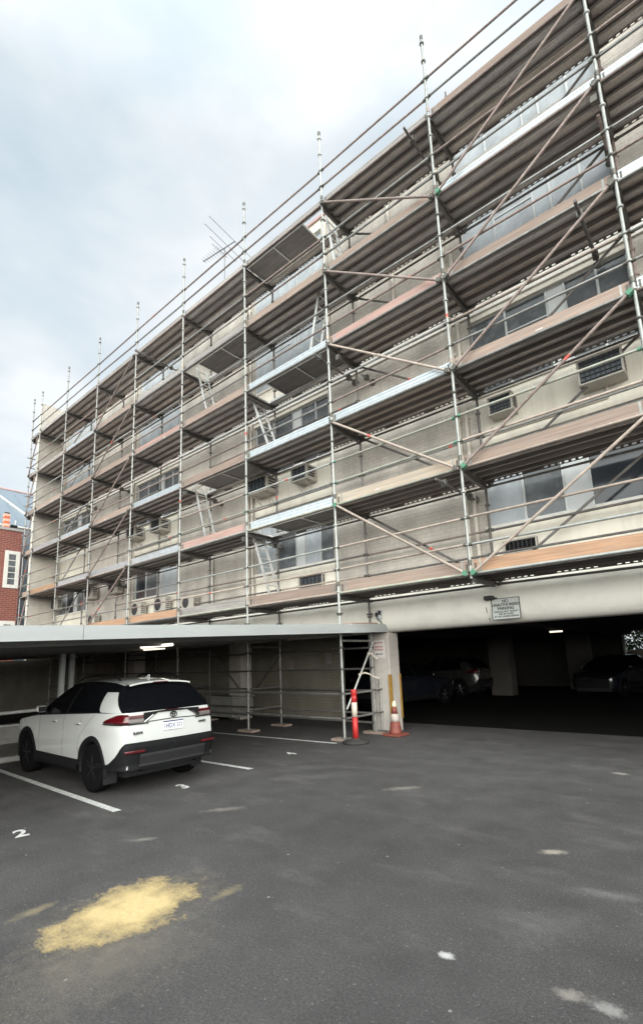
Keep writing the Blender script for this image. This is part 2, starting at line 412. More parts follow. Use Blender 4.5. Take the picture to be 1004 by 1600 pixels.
def standard(x, y, z0, z1, mt, name='standard'):
    b = MB(); b.tube((x, y, z0), (x, y, z1), TR, mt, 10)
    z = LV[0]
    while z-.5 > z0+.1: z -= .5
    k = 0
    while z < z1-.1:
        b.lathe((x, y, z), [(TR, -.022), (.052, -.014), (.052, .014), (TR, .022)], mt if rnd.random() < .6 else 'coupler', 8)
        if abs((z-LV[0]) % 2) < .05 or abs((z-LV[0]) % 2-2) < .05:   # spigot joint sleeve above a deck node
            b.tube((x, y, z+.12), (x, y, z+.22), TR+.009, 'coupler' if rnd.random() < .7 else 'tube_pink', 8)
        z += .5
    if rnd.random() < .4:
        zz = rnd.choice(LV[:5])+rnd.uniform(.3, 1.6); b.tube((x, y, zz), (x, y, zz+.07), TR+.002, 'red_mark', 8, cap=False)
    b.tube((x, y, z1), (x, y, z1+.12), .018, mt, 6)
    o = b.build(name, scaf)
    return o
for i, x in enumerate(XS):
    z0 = roof_z(YO)+.02 if i <= 7 else LV[0]-.12
    standard(x, YO, z0+.0, LV[5]+2.12, 'galv_pale' if i >= 6 else 'galv')
    z0 = roof_z(YI)+.02 if i <= 7 else LV[0]-.12
    standard(x, YI, z0, LV[5]+(1.75 if i == 8 else 1.3), 'tube_dark' if i < 9 else 'tube_rust')
    if i <= 7:
        for y in (YO, YI):
            b = MB(); zr = roof_z(y)
            b.box((x-.075, y-.075, zr+.004), (x+.075, y+.075, zr+.012), 'galv'); b.tube((x, y, zr+.012), (x, y, zr+.26), .019, 'galv', 8)
            b.lathe((x, y, zr+.26), [(.02, -.02), (.075, -.012), (.075, .012), (.02, .02)], 'coupler', 8)
            b.box((x-.16, y-.12, zr-.002), (x+.16, y+.12, zr+.004), 'timber_pink'); b.build('base_jack', scaf)

# one steel plank, 1 m long in x (scaled per bay), slots along both lips, seen mostly from below
def plank_mesh(w, slots=25, lips=(0, 0)):
    b = MB(); h = .072
    ys = [0, w*.22, w*.26, w*.46, w*.54, w*.74, w*.78, w]; zs = [0, 0, -.012, -.012, -.012, -.012, 0, 0]
    b.grid([[(0, y, z) for y, z in zip(ys, zs)], [(1, y, z) for y, z in zip(ys, zs)]], 'plank_steel', False)
    for y, s, sl in ((0, 1, lips[0]), (w, -1, lips[1])):
        b.add([(0, y, -h), (1, y, -h), (1, y+.011*s, -h), (0, y+.011*s, -h)], [(0, 1, 2, 3)], 'plank_rib')
        if not sl: b.add([(0, y, 0), (1, y, 0), (1, y, -h), (0, y, -h)], [(0, 1, 2, 3)], 'plank_rib'); continue
        b.add([(0, y, 0), (1, y, 0), (1, y, -.018), (0, y, -.018), (0, y, -.052), (1, y, -.052), (1, y, -h), (0, y, -h)], [(0, 1, 2, 3), (4, 5, 6, 7)], 'plank_rib')
        for k in range(slots):
            p = 1/slots; wd = p*(.45 if k not in (0, 6, 7, 8, 15, 16, 24) else 1.0)
            b.add([(k*p, y, -.018), (k*p+wd, y, -.018), (k*p+wd, y, -.052), (k*p, y, -.052)], [(0, 1, 2, 3)], 'plank_rib')
    b.box((-.003, .004, -.06), (0, w-.004, .003), 'plank_rib'); b.box((1, .004, -.06), (1.003, w-.004, .003), 'plank_rib')
    return b.mesh('deck_plank')
PLK, PLK_OUT, PLK_IN = plank_mesh(.248), plank_mesh(.248, 25, (1, 0)), plank_mesh(.248, 25, (0, 1))
BOARD = {0: {1: 'grey_board', 2: 'timber_pink', 3: 'timber_orange', 4: 'timber_orange', 5: 'grey_board', 6: 'timber_pink', 7: 'timber_pink', 8: 'timber_orange', 9: 'timber_orange'},
         1: {0: 'timber_pink', 1: 'timber_orange', 2: 'alu_board', 3: 'alu_board', 4: 'alu_board', 5: 'timber_red', 6: 'alu_board', 7: 'timber_cream', 8: 'timber_pink', 9: 'timber_pink'},
         2: {0: 'timber_pink', 1: 'alu_board', 2: 'alu_board', 3: 'timber_pink', 4: 'alu_board', 5: 'timber_pink', 6: 'alu_board', 7: 'alu_board', 8: 'timber_pink', 9: 'alu_board'},
         3: {0: 'timber_pink', 1: 'timber_pink', 2: 'timber_pink', 3: 'timber_pink', 4: 'timber_red', 5: 'timber_pink', 6: 'alu_board', 7: 'timber_red', 8: 'timber_pink', 9: 'alu_board'},
         4: {0: 'grey_board', 1: 'grey_board', 2: 'alu_board', 3: 'timber_pink', 4: 'grey_board', 5: 'grey_board', 6: 'timber_pink', 7: 'timber_pink', 8: 'alu_board', 9: 'alu_board'},
         5: {0: 'grey_board', 1: 'grey_board', 2: 'grey_board', 3: 'grey_board', 4: 'grey_board', 5: 'grey_board', 6: 'grey_board', 7: 'grey_board', 8: 'timber_pink', 9: 'timber_pink'}}
HATCH = {(5, 6): 'r', (4, 5): 'l', (3, 6): 'l', (2, 5): 'l', (1, 6): 'l'}
def toe_board(lv, bay, parent):
    x0, x1, z = XS[bay], XS[bay+1], LV[lv]; mt = BOARD[lv].get(bay, 'grey_board')
    b = MB(); y = YO+.045; L = x1-x0; g = .05
    if mt in ('alu_board', 'grey_board'):
        prof = [(y, z+.0), (y, z+.055), (y+.006, z+.062), (y+.006, z+.072), (y, z+.079), (y, z+.13), (y+.006, z+.137), (y+.006, z+.147), (y, z+.154), (y, z+.20), (y+.03, z+.20), (y+.03, z)]
        n = len(prof); vs = [(x0+g, *p) for p in prof]+[(x1-g, *p) for p in prof]
        b.add(vs, [(i, (i+1) % n, n+(i+1) % n, n+i) for i in range(n)]+[tuple(range(n)), tuple(range(n, 2*n))], mt)
    else:
        sag = [rnd.uniform(-.006, .006) for _ in range(5)]
        rows = []
        for k in range(5):
            x = x0+g+(L-2*g)*k/4; s = sag[k]
            rows.append([(x, y, z+.003), (x, y, z+.215+s), (x, y+.036, z+.215+s), (x, y+.036, z+.003)])
        b.grid(rows, mt, False, True)
        for q in (rows[0], rows[-1]): b.add(q, [(0, 1, 2, 3)], mt)
        for xx in (x0+g+.10, x1-g-.14): b.box((xx, y-.0025, z+.004), (xx+.035, y, z+.208), 'galv')
        if rnd.random() < .35:
            xx = rnd.uniform(x0+.4, x1-.6); b.box((xx, y-.003, z+.05), (xx+.12, y, z+.075), 'paper_white')
    for xx in (x0+g+.02, x1-g-.05):
        b.box((xx, y-.012, z-.02), (xx+.03, y-.001, z+.16), 'coupler')
    b.build('toe_board', parent)
def rail(name, p0, p1, mt, red=.12):
    b = MB(); p0 = Vector(p0); p1 = Vector(p1); p0.z += rnd.uniform(-.012, .012); p1.z += rnd.uniform(-.012, .012); p0.y += rnd.uniform(-.012, .012); p1.y += rnd.uniform(-.012, .012); d = (p1-p0).normalized()
    a, c = p0+d*.03, p1-d*.03
    b.tube(a, c, TR*.9, mt, 8)
    em = 'coupler' if mt != 'tube_green' else 'green_clamp'
    for e, s in ((a, 1), (c, -1)): b.tube(e-d*.01*s, e+d*.055*s, TR*1.25, em, 8)
    if rnd.random() < red:
        t = a+d*rnd.uniform(.25, (c-a).length-.3); b.tube(t, t+d*.09, TR*.95, 'red_mark', 8, cap=False)
    return b.build(name, scaf)
for lv, z in enumerate(LV):
    for bay in range(10):
        x0, x1 = XS[bay], XS[bay+1]
        dk = MB()
        dk.tube((x0+.03, YO, z-.03), (x1-.03, YO, z-.03), TR*.95, tubemat(lv, bay), 8)
        # angle-iron lip carrying the plank ends along the outer ledger
        dk.box((x0+.04, YO+.027, z-.068), (x1-.04, YO+.034, z-.012), 'plank_rib')
        D = dk.build('deck', scaf)
        n = 4; y0 = YO+.045; h = HATCH.get((lv, bay))
        if h:
            m = MB(); ya, yb = y0+.02, y0+.765; ho = .70
            xa, xb = (x0+.06, x1-.06); px0, px1 = (xa+ho, xb) if h == 'l' else (xa, xb-ho)
            m.box((px0, ya, z-.03), (px1, yb, z-.012), 'plywood')
            D2 = m.build('hatch_platform', scaf)
            f = MB()
            for yy in (ya-.03, yb): f.box((xa, yy, z-.075), (xb, yy+.03, z), 'ladder_alu')
            for xx in (xa, px0-.01 if h == 'l' else px1+.01, xb-.03, (px0+px1)/2): f.box((xx, ya, z-.062), (xx+.035, yb, z-.031), 'ladder_alu')
            f.build('platform_frame', D2)
            ystart, nn = y0+.8115, 1
        else: ystart, nn = y0, n
        for k in range(nn):
            o = link('deck_plank', PLK_IN if k == nn-1 else (PLK_OUT if k == 0 and lv in (4, 5) else PLK), D, (x0+.035, ystart+k*.2705, z+(.004 if k % 2 else 0)))
            o.scale = (x1-x0-.07, 1, 1)
        toe_board(lv, bay, D)
        # guard rails: lower and upper
        rail('mid_rail', (x0, YO, z+.5), (x1, YO, z+.5), tubemat(lv, bay)); rail('guard_rail', (x0, YO, z+1), (x1, YO, z+1), tubemat(lv, bay))
        rail('wall_ledger', (x0, YI+.012, z-.125), (x1, YI+.012, z-.125), 'tube_dark', 0)
        if lv == 0 and bay >= 3 or lv == 1 and bay in (6, 7, 8) or (lv > 0 and rnd.random() < .6):
            rail('wall_rail', (x0, YI, z+.98), (x1, YI, z+.98), rnd.choice(['tube_dark', 'tube_rust', 'galv']), .3)
        if lv == 0 and bay >= 4 or lv > 0 and rnd.random() < .3: rail('wall_rail', (x0, YI, z+.48), (x1, YI, z+.48), rnd.choice(['tube_dark', 'tube_rust', 'tube_pink']), .3)
    for i, x in enumerate(XS):
        b = MB()      # transom: tube with a deep plate below and an angle each side
        b.tube((x, YO+.02, z-.05), (x, YI-.02, z-.05), TR, 'tube_dark', 8)
        b.box((x-.05, YO+.05, z-.085), (x+.05, YI-.05, z-.078), 'tube_dark'); b.box((x-.006, YO+.06, z-.16), (x+.006, YI-.06, z-.085), 'tube_dark')
        b.box((x-.03, YO+.06, z-.167), (x+.03, YI-.06, z-.160), 'tube_dark')
        b.build('transom', scaf)
def brace(p0, p1, mt, clamp='green_clamp', name='brace'):
    b = MB(); p0 = Vector(p0); p1 = Vector(p1); d = (p1-p0).normalized()
    b.tube(p0-d*.06, p1+d*.06, TR, mt, 8)
    for p in (p0, p1):
        q = Matrix.Rotation(math.atan2(-d.z, d.x), 3, 'Y')
        b.box(p-Vector((.045, .035, .04)), p+Vector((.045, .06, .04)), clamp, q)
    if rnd.random() < .4: t = p0+(p1-p0)*rnd.uniform(.2, .8); b.tube(t, t+d*.1, TR*1.04, 'red_mark', 8, cap=False)
    return b.build(name, scaf)
for lv in range(5):
    zl, zh = LV[lv]-.02, LV[lv+1]-.05; yb = YO-.062; yn = YI+.062
    brace((XS[7]+.06, yb, zh), (XS[8]-.08, yb, zl), 'tube_pink' if lv < 3 else 'tube_rust', 'green_clamp' if lv < 1 else 'coupler')
    brace((XS[7]+.06, yn, zh), (XS[8]-.08, yn, zl), 'tube_dark', 'coupler')
    brace((XS[8]+.08, yb, zl), (XS[9]-.06, yb, zh), 'tube_pink' if lv == 0 else 'tube_rust', 'green_clamp' if lv in (0, 1, 4) else 'coupler')
    brace((XS[8]+.08, yn, zl), (XS[9]-.06, yn, zh), 'tube_dark', 'coupler')
    brace((XS[3]+.06, yb, zl), (XS[4]-.06, yb, zh), 'tube_rust', 'coupler')
    # end frame: brace across the short bay and across the depth
    brace((XS[0]+.05, yb, zl+.05), (XS[1]-.05, yb, zh-.1), 'tube_rust', 'coupler')
    b = MB(); b.tube((XS[2]-.05, YO+.1, zl), (XS[2]-.05, YI-.1, zh), TR, 'tube_dark', 8); b.build('brace', scaf)
    for dz in (.5, 1.0):
        b = MB(); b.tube((XS[0], YO-.15, LV[lv]+dz), (XS[0], YI, LV[lv]+dz), TR*.9, 'galv', 8); b.build('end_rail', scaf)
TY = 9.70
for (x, z, y0, y1, mt) in [(XS[8]-.42, LV[5]-.26, 7.95, TY, 'tube_dark'), (XS[9]-.55, LV[3]-.26, 7.95, TY, 'tube_dark'), (XS[4]+.55, LV[5]-.26, 7.95, TY, 'tube_dark'),
                        (XS[7]-.25, LV[3]-.26, 8.05, TY, 'tube_dark'), (XS[8]-.35, LV[1]-.24, 7.95, TY, 'tube_dark'), (XS[3]+.2, LV[3]-.26, 8.05, TY, 'tube_dark'),
                        (XS[6]-.1, LV[1]-.24, 8.6, TY, 'galv'), (XS[5]+.25, LV[2]-.26, 8.6, TY, 'tube_rust'), (XS[3]+.25, LV[1]-.25, 8.6, TY, 'tube_dark'), (XS[7]+.3, LV[3]-.5, 9.2, TY, 'galv'),
                        (XS[2]+.25, LV[3]-.3, 8.5, TY, 'galv'), (XS[9]-.1, LV[4]-.3, 8.6, TY, 'tube_rust')]:
    b = MB(); b.tube((x, y0, z), (x, y1, z), TR, mt, 8)
    for yy in (YO, YI): b.box((x-.05, yy-.05, z-.05), (x+.05, yy+.05, z+.07), 'coupler')
    b.lathe((x, y1, z), [(.03, -.02), (.09, -.01), (.09, .01)], 'coupler', 10, 'Y'); b.build('tie_tube', scaf)
rebase(scaf, (XS[5], YO, roof_z(YO)))

# ladders: (x top, z top, x bottom, z bottom, label)
for (xt, zt, xb, zb, lab) in [
    (-13.50, LV[1]+.22, -12.62, LV[0]+.02, 'lowest aluminium ladder, standing on the deck just above the carport roof'),
    (-13.45, LV[3]+.2, -12.5, LV[2]+.02, 'aluminium ladder leaning down to the bright metal toe board above the paired wall air conditioners'),
    (-16.45, LV[2]+.2, -15.65, LV[1]+.02, 'aluminium ladder against the blank brick panel left of the wall air conditioners'),
    (-16.35, LV[4]+.2, -15.6, LV[3]+.02, 'small distant aluminium ladder high on the blank brick panel'),
    (-10.05, LV[5]+.1, -9.72, LV[4]+.02, 'topmost aluminium ladder under the highest scaffold deck'),
    (-10.42, LV[4]+.1, -10.95, LV[3]+.02, 'half hidden ladder behind the third deck from the top')]:
    xt = .8948*xt+2.277; xb = .8948*xb+2.277
    t = empty('ladder', lab, 'ladder', (xb, 8.87, zb), 'ladders between the scaffold decks')
    ya, yb2 = (-.16, .20)
    top = Vector((xt-xb, 0, zt-zb))
    for yy in (ya, yb2):
        b = MB(); d = top.normalized(); q = Matrix.Rotation(math.atan2(d.x, d.z), 3, 'Y')
        b.box((-.033, yy-.014, 0), (.033, yy+.014, top.length), 'ladder_alu', q, (0, yy, 0)); b.build('stile', t)
    n = int(top.length/.28)
    for k in range(1, n+1):
        p = top*(k/(n+.6)); b = MB(); b.tube((p.x, ya, p.z), (p.x, yb2, p.z), .016, 'ladder_alu', 8); b.build('rung', t)

# ------------------------------------------------------------------ apartment building
YF = 9.75
bld = empty('apartment_building', 'four storey cream brick apartment building behind the scaffold, open parking level below', 'building')
WB = [(fx(a), fx(c)) for a, c in ((-31.2, -27.75), (-23.12, -19.72), (-15.02, -11.6), (-6.97, -3.48), (1.15, 4.6))]      # window bays
SB = [(fx(a), fx(c)) for a, c in ((-27.75, -23.12), (-19.72, -15.02), (-11.6, -6.97), (-3.48, 1.15), (4.6, 9.2))]        # brick bays
XL, XR, YB = fx(-31.2), fx(9.2), 26.0
WROW = [(4.23, 6.0), (7.17, 8.95), (10.05, 11.80), (12.94, 14.32)]
TOPZ = 14.62
pr = [(YF+.35, 2.24), (YF+.04, 2.24), (YF-.02, 2.255), (YF-.10, 2.31), (YF-.17, 2.40), (YF-.205, 2.50), (YF-.215, 2.60), (YF-.205, 2.72), (YF-.175, 2.88), (YF-.125, 3.05), (YF-.06, 3.22), (YF-.012, 3.30), (YF+.35, 3.30)]
b = MB(); b.grid([[(x, y, z) for y, z in pr] for x in (XL, XR)], 'render_beam', True, True)
for x in (XL, XR): b.add([(x, y, z) for y, z in pr], [tuple(range(len(pr)))], 'render_beam')
b.build('spandrel_beam', bld)
for i, (x0, x1) in enumerate(SB):
    b = MB(); b.box((x0, YF-.012, 3.30), (x1, YF+.33, TOPZ), 'brick_cream'); b.build('wall', bld)
    b = MB()
    b.box((x0-.001, YF-.06, 9.07), (x1+.001, YF-.012, 9.45), 'render_white'); b.build('slab_band', bld)
for i, (x0, x1) in enumerate(WB):
    edges = [3.30]+[e for w in WROW for e in w]+[TOPZ]
    for k in range(0, len(edges), 2):
        b = MB(); b.box((x0, YF, edges[k]), (x1, YF+.33, edges[k+1]), 'render_cream'); b.build('wall', bld)
    b = MB(); b.box((x0, YF-.05, 9.07), (x1, YF, 9.49), 'render_white'); b.build('slab_band', bld)
    for r, (z0, z1) in enumerate(WROW):
        yg = YF+.11
        fr = MB(); W_ = x1-x0; ed = [x0+.02, x0+.255*W_, x0+.527*W_, x0+.638*W_, x0+.825*W_, x1-.02]
        if i == 3 and r == 0: ed = [x0+.02, x0+.245*W_, x0+.49*W_, x0+.635*W_, x0+.995*W_-.05, x1-.02]
        for xx in ed: fr.box((xx-.022, yg-.035, z0+.042), (xx+.022, yg+.03, z1-.042), 'alu_frame')
        for zz in (z0+.02, z1-.02): fr.box((x0, yg-.038, zz-.022), (x1, yg+.03, zz+.022), 'alu_frame')
        zt = z0+(z1-z0)*.68; fr.box((ed[1]+.022, yg-.03, zt-.016), (ed[2]-.022, yg+.03, zt+.016), 'alu_frame')
        W = fr.build('window', bld)
        if r >= 2: kinds = ['sheeting']*5 if r == 3 or i != 2 else ['sheeting', 'sheeting', 'sheeting', 'sheeting', 'sheeting_grey']
        elif r == 1: kinds = ['glass_grey', 'glass_grey', 'white_panel', 'glass_grey', 'glass_grey']
        else: kinds = [['sheeting_grey', 'glass_dark', 'white_panel', 'glass_grey', 'sheeting_grey'], ['glass_dark', 'glass_grey', 'alu_frame', 'sheeting', 'sheeting'], ['sheeting', 'glass_grey', 'white_panel', 'sheeting', 'glass_grey'],
                       ['sheeting', 'glass_grey', 'white_panel', 'glass_dark', 'glass_dark'], ['glass_grey']*5][i]
        for k in range(5):
            p = MB(); tilt = rnd.uniform(-.012, .012)
            p.box((ed[k]+.023, yg-.006+(0 if kinds[k] != 'white_panel' else -.01), z0+.043), (ed[k+1]-.023, yg+.006, z1-.043), kinds[k], Matrix.Rotation(tilt, 3, 'X')); p.build('pane', W)
        s = MB(); s.box((x0-.03, YF-.05, z0-.07), (x1+.03, yg+.03, z0-.001), 'render_white'); s.build('sill', W)
        j = MB(); j.box((x0, YF+.15, z0), (x1, YF+.33, z1), 'ceiling_dark'); j.build('blind', W)
b = MB(); b.box((XL, YF-.06, TOPZ), (XR+.1, YF+.30, TOPZ+.09), 'steel_edge'); b.build('parapet_cap', bld)
b = MB(); b.box((XL, YF+.33, TOPZ-.35), (XR, YB, TOPZ-.1), 'concrete'); b.build('roof', bld)
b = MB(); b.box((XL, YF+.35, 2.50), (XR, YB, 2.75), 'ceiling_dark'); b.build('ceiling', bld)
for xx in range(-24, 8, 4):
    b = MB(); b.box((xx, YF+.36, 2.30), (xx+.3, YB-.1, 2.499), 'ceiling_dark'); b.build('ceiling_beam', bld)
b = MB(); b.prism([(8.45, 2.3), (YF+.6, 2.3), (YF+.6, 14.90), (8.45, 14.90)], -25.27, -25.03, 'brick_cream', lambda y, z, x: (x, y, z)); b.build('wing_wall', bld)
b = MB(); b.box((-25.275, 8.43, 2.3), (-25.025, 8.449, 14.905), 'render_cream'); b.build('wing_wall_cap', bld)
b = MB(); b.box((XL-.26, YF+.61, 0), (XL, YB, TOPZ-.1), 'brick_cream'); b.build('end_wall', bld)
b = MB(); b.box((XR, YF, 0), (XR+.25, YB, TOPZ-.1), 'brick_cream'); b.build('end_wall', bld)
# parking level: recessed wall to the left, square pillars, back wall with one opening
b = MB(); b.box((XL, YF+1.5, .001), (XR, YB, .004), 'shade_floor_sheet'); b.build('shade_floor_sheet', bld)  # dark sheet over the asphalt, painting in the shade of the parking level
b = MB(); b.box((XL, 11.0, 0), (-8.74, 11.25, 2.499), 'brick_inner'); b.build('parking_wall', bld)
for (x0, x1, y0, y1) in [(-6.74, -6.18, 9.64, 10.06), (-12.15, -11.62, 9.85, 10.3), (-8.01, -7.17, 20.0, 20.6), (-6.05, -5.15, 24.0, 24.7), (3.4, 3.9, 9.9, 10.3), (-1.2, -.5, 20, 20.6), (-18.3, -17.8, 9.85, 10.3)]:
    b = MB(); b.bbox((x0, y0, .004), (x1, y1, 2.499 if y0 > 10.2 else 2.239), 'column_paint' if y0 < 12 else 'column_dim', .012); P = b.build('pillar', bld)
    if x0 == -6.74:
        for yy, s in ((y0, -1), (y1, 1)):
            g = MB(); g.box((x1-.05, yy+s*.012-.006, .28), (x1+.012, yy+s*.012+.006, 1.28), 'yellow_guard')
            g.box((x1+.0, yy-(0 if s < 0 else .05), .28), (x1+.012, yy+(.05 if s < 0 else 0), 1.28), 'yellow_guard'); g.build('corner_guard', P)
b = MB(); yb = YB
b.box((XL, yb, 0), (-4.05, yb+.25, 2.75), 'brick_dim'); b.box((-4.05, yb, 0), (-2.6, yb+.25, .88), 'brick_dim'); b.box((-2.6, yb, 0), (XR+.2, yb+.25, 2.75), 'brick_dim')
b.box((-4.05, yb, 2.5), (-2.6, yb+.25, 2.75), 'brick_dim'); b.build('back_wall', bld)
b = MB(); b.box((-4.12, yb-.06, .88), (-4.02, yb-.002, 2.5), 'render_white'); b.box((-4.019, yb-.06, 2.44), (-2.6, yb-.002, 2.5), 'render_white'); b.build('opening_frame', bld)
# rainwater pipes
for (x, z0, z1, mt) in [(-7.22, 3.3, 11.0, 'pipe_cream'), (-7.42, 3.3, 14.4, 'pipe_cream'), (-15.32, 3.3, 14.4, 'pipe_cream'), (-15.12, 3.3, 14.3, 'pipe_cream'), (-23.32, 3.3, 14.4, 'pipe_cream'), (-17.35, 3.3, 5.6, 'render_white'), (-11.4, 9.4, 14.3, 'pipe_cream'), (-9.0, 9.4, 14.3, 'pipe_cream')]:
    x = fx(x); b = MB(); b.tube((x, YF-.07, z0), (x, YF-.07, z1), .045, mt, 10)
    for k in range(int((z1-z0)/1.6)+1): b.box((x-.06, YF-.075, z0+.2+k*1.6), (x+.06, YF-.011, z0+.24+k*1.6), mt)
    b.build('downpipe', bld)
for pts in ([(-6.6, 6.36), (-6.6, 6.18), (-4.2, 6.18), (-4.2, 6.40)], [(-14.3, 6.5), (-14.3, 6.26), (-11.8, 6.26)], [(-23.0, 6.4), (-23.0, 6.2), (-20.2, 6.2)]):
    b = MB(); b.path([(fx(x), YF-.03, z) for x, z in pts], .02, 'pipe_cream'); b.build('drain_pipe', bld)
rebase(bld, (-7, YF, 0))

# ------------------------------------------------------------------ air conditioners
def box_ac(x, z, w, h, d, label, bars=5, tilt=0, brk=True):
    w *= .89; x = fx(x); z = fz(z)
    t = empty('air_conditioner', label, 'air conditioner', (x, YF-.0, z), 'box air conditioners through the facade')
    b = MB(); f = .035
    b.bbox((-w/2, -d, 0), (w/2, -.003, f), 'ac_case', .006); b.bbox((-w/2, -d, h-f), (w/2, -.003, h), 'ac_case', .006)
    b.box((-w/2, -d+.004, f), (-w/2+f, -.003, h-f), 'ac_case'); b.box((w/2-f, -d+.004, f), (w/2, -.003, h-f), 'ac_case')
    b.build('casing', t)
    g = MB(); g.box((-w/2+f, -d+.05, f), (w/2-f, -.01, h-f), 'ac_coil')
    for k in range(bars):
        xx = -w/2+f+(w-2*f)*(k+1)/(bars+1); g.box((xx-.006, -d+.02, f), (xx+.006, -d+.049, h-f), 'ac_grille')
    for k in range(5):
        zz = f+(h-2*f)*(k+.5)/5; g.box((-w/2+f, -d+.026, zz-.004), (w/2-f, -d+.045, zz+.004), 'ac_grille')
    g.build('grille', t)
    for sx in (-1, 1):
        v = MB()
        for k in range(4):
            zz = h*(.22+.17*k); v.box((sx*w/2-.004 if sx < 0 else w/2-.0, -d*.8, zz), (sx*w/2 if sx < 0 else w/2+.004, -d*.25, zz+.05), 'ac_grille')
        v.build('side_vent', t)
    if brk:
        for sx in (-.3, .3):
            k = MB(); k.tube((sx*w, -d*.8, -.012), (sx*w, 0, -.25), .012, 'ac_case', 6); k.tube((sx*w, -d*.85, -.012), (sx*w, -.003, -.012), .012, 'ac_case', 6); k.build('bracket', t)
    return t
box_ac(-4.22, 6.34, .82, .50, .38, 'larger box air conditioner high at the right, above the dark covered window', 7, brk=False)
box_ac(-6.28, 6.40, .56, .40, .34, 'small box air conditioner right of the downpipe under the third deck', 5, brk=False)
box_ac(-12.5, 6.43, .66, .42, .45, 'right box air conditioner of the pair above the windows beside the lowest ladder', 3)
box_ac(-14.35, 6.48, .95, .48, .50, 'left, wider box air conditioner of the pair beside the double downpipe', 4)
box_ac(-20.6, 6.44, .72, .46, .48, 'right hand open sided box air conditioner of the distant bracketed pair', 3)
box_ac(-22.6, 6.48, .72, .46, .48, 'left hand open sided box air conditioner of the distant bracketed pair', 3)
box_ac(-12.5, 3.53, .98, .36, .10, 'cream vent with brown vertical slots below the window beside the lowest ladder', 5, brk=False)
box_ac(-6.28, 3.57, .74, .28, .06, 'white framed vent grille low on the wall behind the orange toe board', 6, brk=False)
def condenser(x, z, label, w=.86, h=.62, d=.26, rot=0):
    w *= .74; h *= .84; x = fx(x); z = fz(z)
    t = empty('condenser_unit', label, 'condenser', (x, YF-.12, z), 'outdoor condenser units on the facade')
    b = MB(); b.bbox((-w/2, -d, 0), (w/2, 0, h), 'ac_case', .02); b.build('casing', t)
    g = MB(); cx = w*.13*-1
    g.lathe((cx, -d-.001, h*.5), [(.002, -.012), (.06, -.012), (h*.40, -.004), (h*.43, .0)], 'ac_grille', 24, 'Y'); g.build('fan_grille', t)
    s = MB()
    for k in range(5): s.box((w/2+.001, -d*.8, h*(.2+.13*k)), (w/2+.006, -d*.2, h*(.25+.13*k)), 'ac_grille')
    s.build('side_vent', t)
    k = MB()
    for sx in (-.3, .3): k.box((sx*w-.02, -d, -.03), (sx*w+.02, .119, -.001), 'galv'); k.box((sx*w-.02, .08, -.25), (sx*w+.02, .119, -.031), 'galv')
    k.build('bracket', t)
for x, z, l, w, h in [(-26.6, 4.55, 'big round fanned condenser on the wall behind the third scaffold bay', .95, .75), (-24.2, 4.55, 'big condenser beside the window frame, right of another big condenser', .95, .75),
                (-30.6, 4.40, 'farthest condenser, near the wing wall at the left end', .9, .7), (-26.2, 3.45, 'small dark fanned condenser below the big round fanned one', .7, .5),
                (-22.1, 3.50, 'cream condenser with pipes below the dark window glass', .85, .6), (-20.3, 3.52, 'condenser with a dark round fan below the sheeted window', .95, .6), (-18.4, 3.46, 'pale plain condenser low on the blank brick panel', .85, .5)]:
    condenser(x, z, l, w, h)

# ------------------------------------------------------------------ carport
XE = -6.19
cp = empty('carport', 'long low flat carport with a pale metal fascia in front of the building', 'carport')
b = MB()
y0, y1 = -12.0, YF-.06  # roof run on out of view to keep light from under it
def cz(y, dz): return roof_z(y)+dz
n = 100; L = y1-y0
rows = []
for xx in (-24.2, XE-.06):
    r = []
    for k in range(n*4+1):
        y = y0+L*k/(n*4); up = .028 if k % 4 in (1, 2) else 0
        r.append((xx, y, cz(y, -.055+up)))
    rows.append(r)
b.grid(rows, 'roof_sheet', False); b.build('roof', cp)
jy = 2.73
for ya, yb in ((y0, jy-.004), (jy+.004, y1)):
    f = MB()
    pr = [(XE, -.170), (XE+.012, -.175), (XE+.012, .0), (XE-.05, .008), (XE-.05, -.01), (XE-.002, -.012)]
    vs = [(x, ya, cz(ya, z)) for x, z in pr]+[(x, yb, cz(yb, z)) for x, z in pr]
    m = len(pr); f.add(vs, [(i, (i+1) % m, m+(i+1) % m, m+i) for i in range(m)]+[tuple(range(m)), tuple(range(m, 2*m))], 'carport_fascia'); f.build('fascia', cp)
for xx in (-7.2, -9.4, -11.6, -13.8, -16.0, -18.2, -20.4, -22.6):
    f = MB(); vs = []
    for y in (y0+.1, y1-.1): vs += [(xx-.03, y, cz(y, -.21)), (xx+.03, y, cz(y, -.21)), (xx+.03, y, cz(y, -.062)), (xx-.03, y, cz(y, -.062))]
    f.add(vs, [(0, 1, 2, 3), (4, 5, 6, 7), (0, 1, 5, 4), (1, 2, 6, 5), (2, 3, 7, 6), (3, 0, 4, 7)], 'roof_sheet'); f.build('purlin', cp)
for (x, y) in [(-12.84, 5.2), (-13.72, 5.80), (-12.84, .2), (-18.4, 5.2), (-18.4, .2), (-14.6, 3.42)]:
    f = MB(); f.bbox((x-.055, y-.055, 0), (x+.055, y+.055, cz(y, -.215)), 'white_post', .006); f.box((x-.11, y-.11, 0), (x+.11, y+.11, .012), 'galv'); f.build('post', cp)
rebase(cp, (-12, 5, 0))
b = MB()
b.add([(x, y, roof_z(y)+dz) for dz in (.012, .05) for x, y in ((-6.62, 8.45), (-6.30, 8.42), (-6.32, 9.45), (-6.60, 9.47))], [(3, 2, 1, 0), (4, 5, 6, 7), (0, 1, 5, 4), (1, 2, 6, 5), (2, 3, 7, 6), (3, 0, 4, 7)], 'timber_pink')
tag(b.build('loose_board'), 'short weathered timber board lying flat on the carport roof by the beam', 'board')
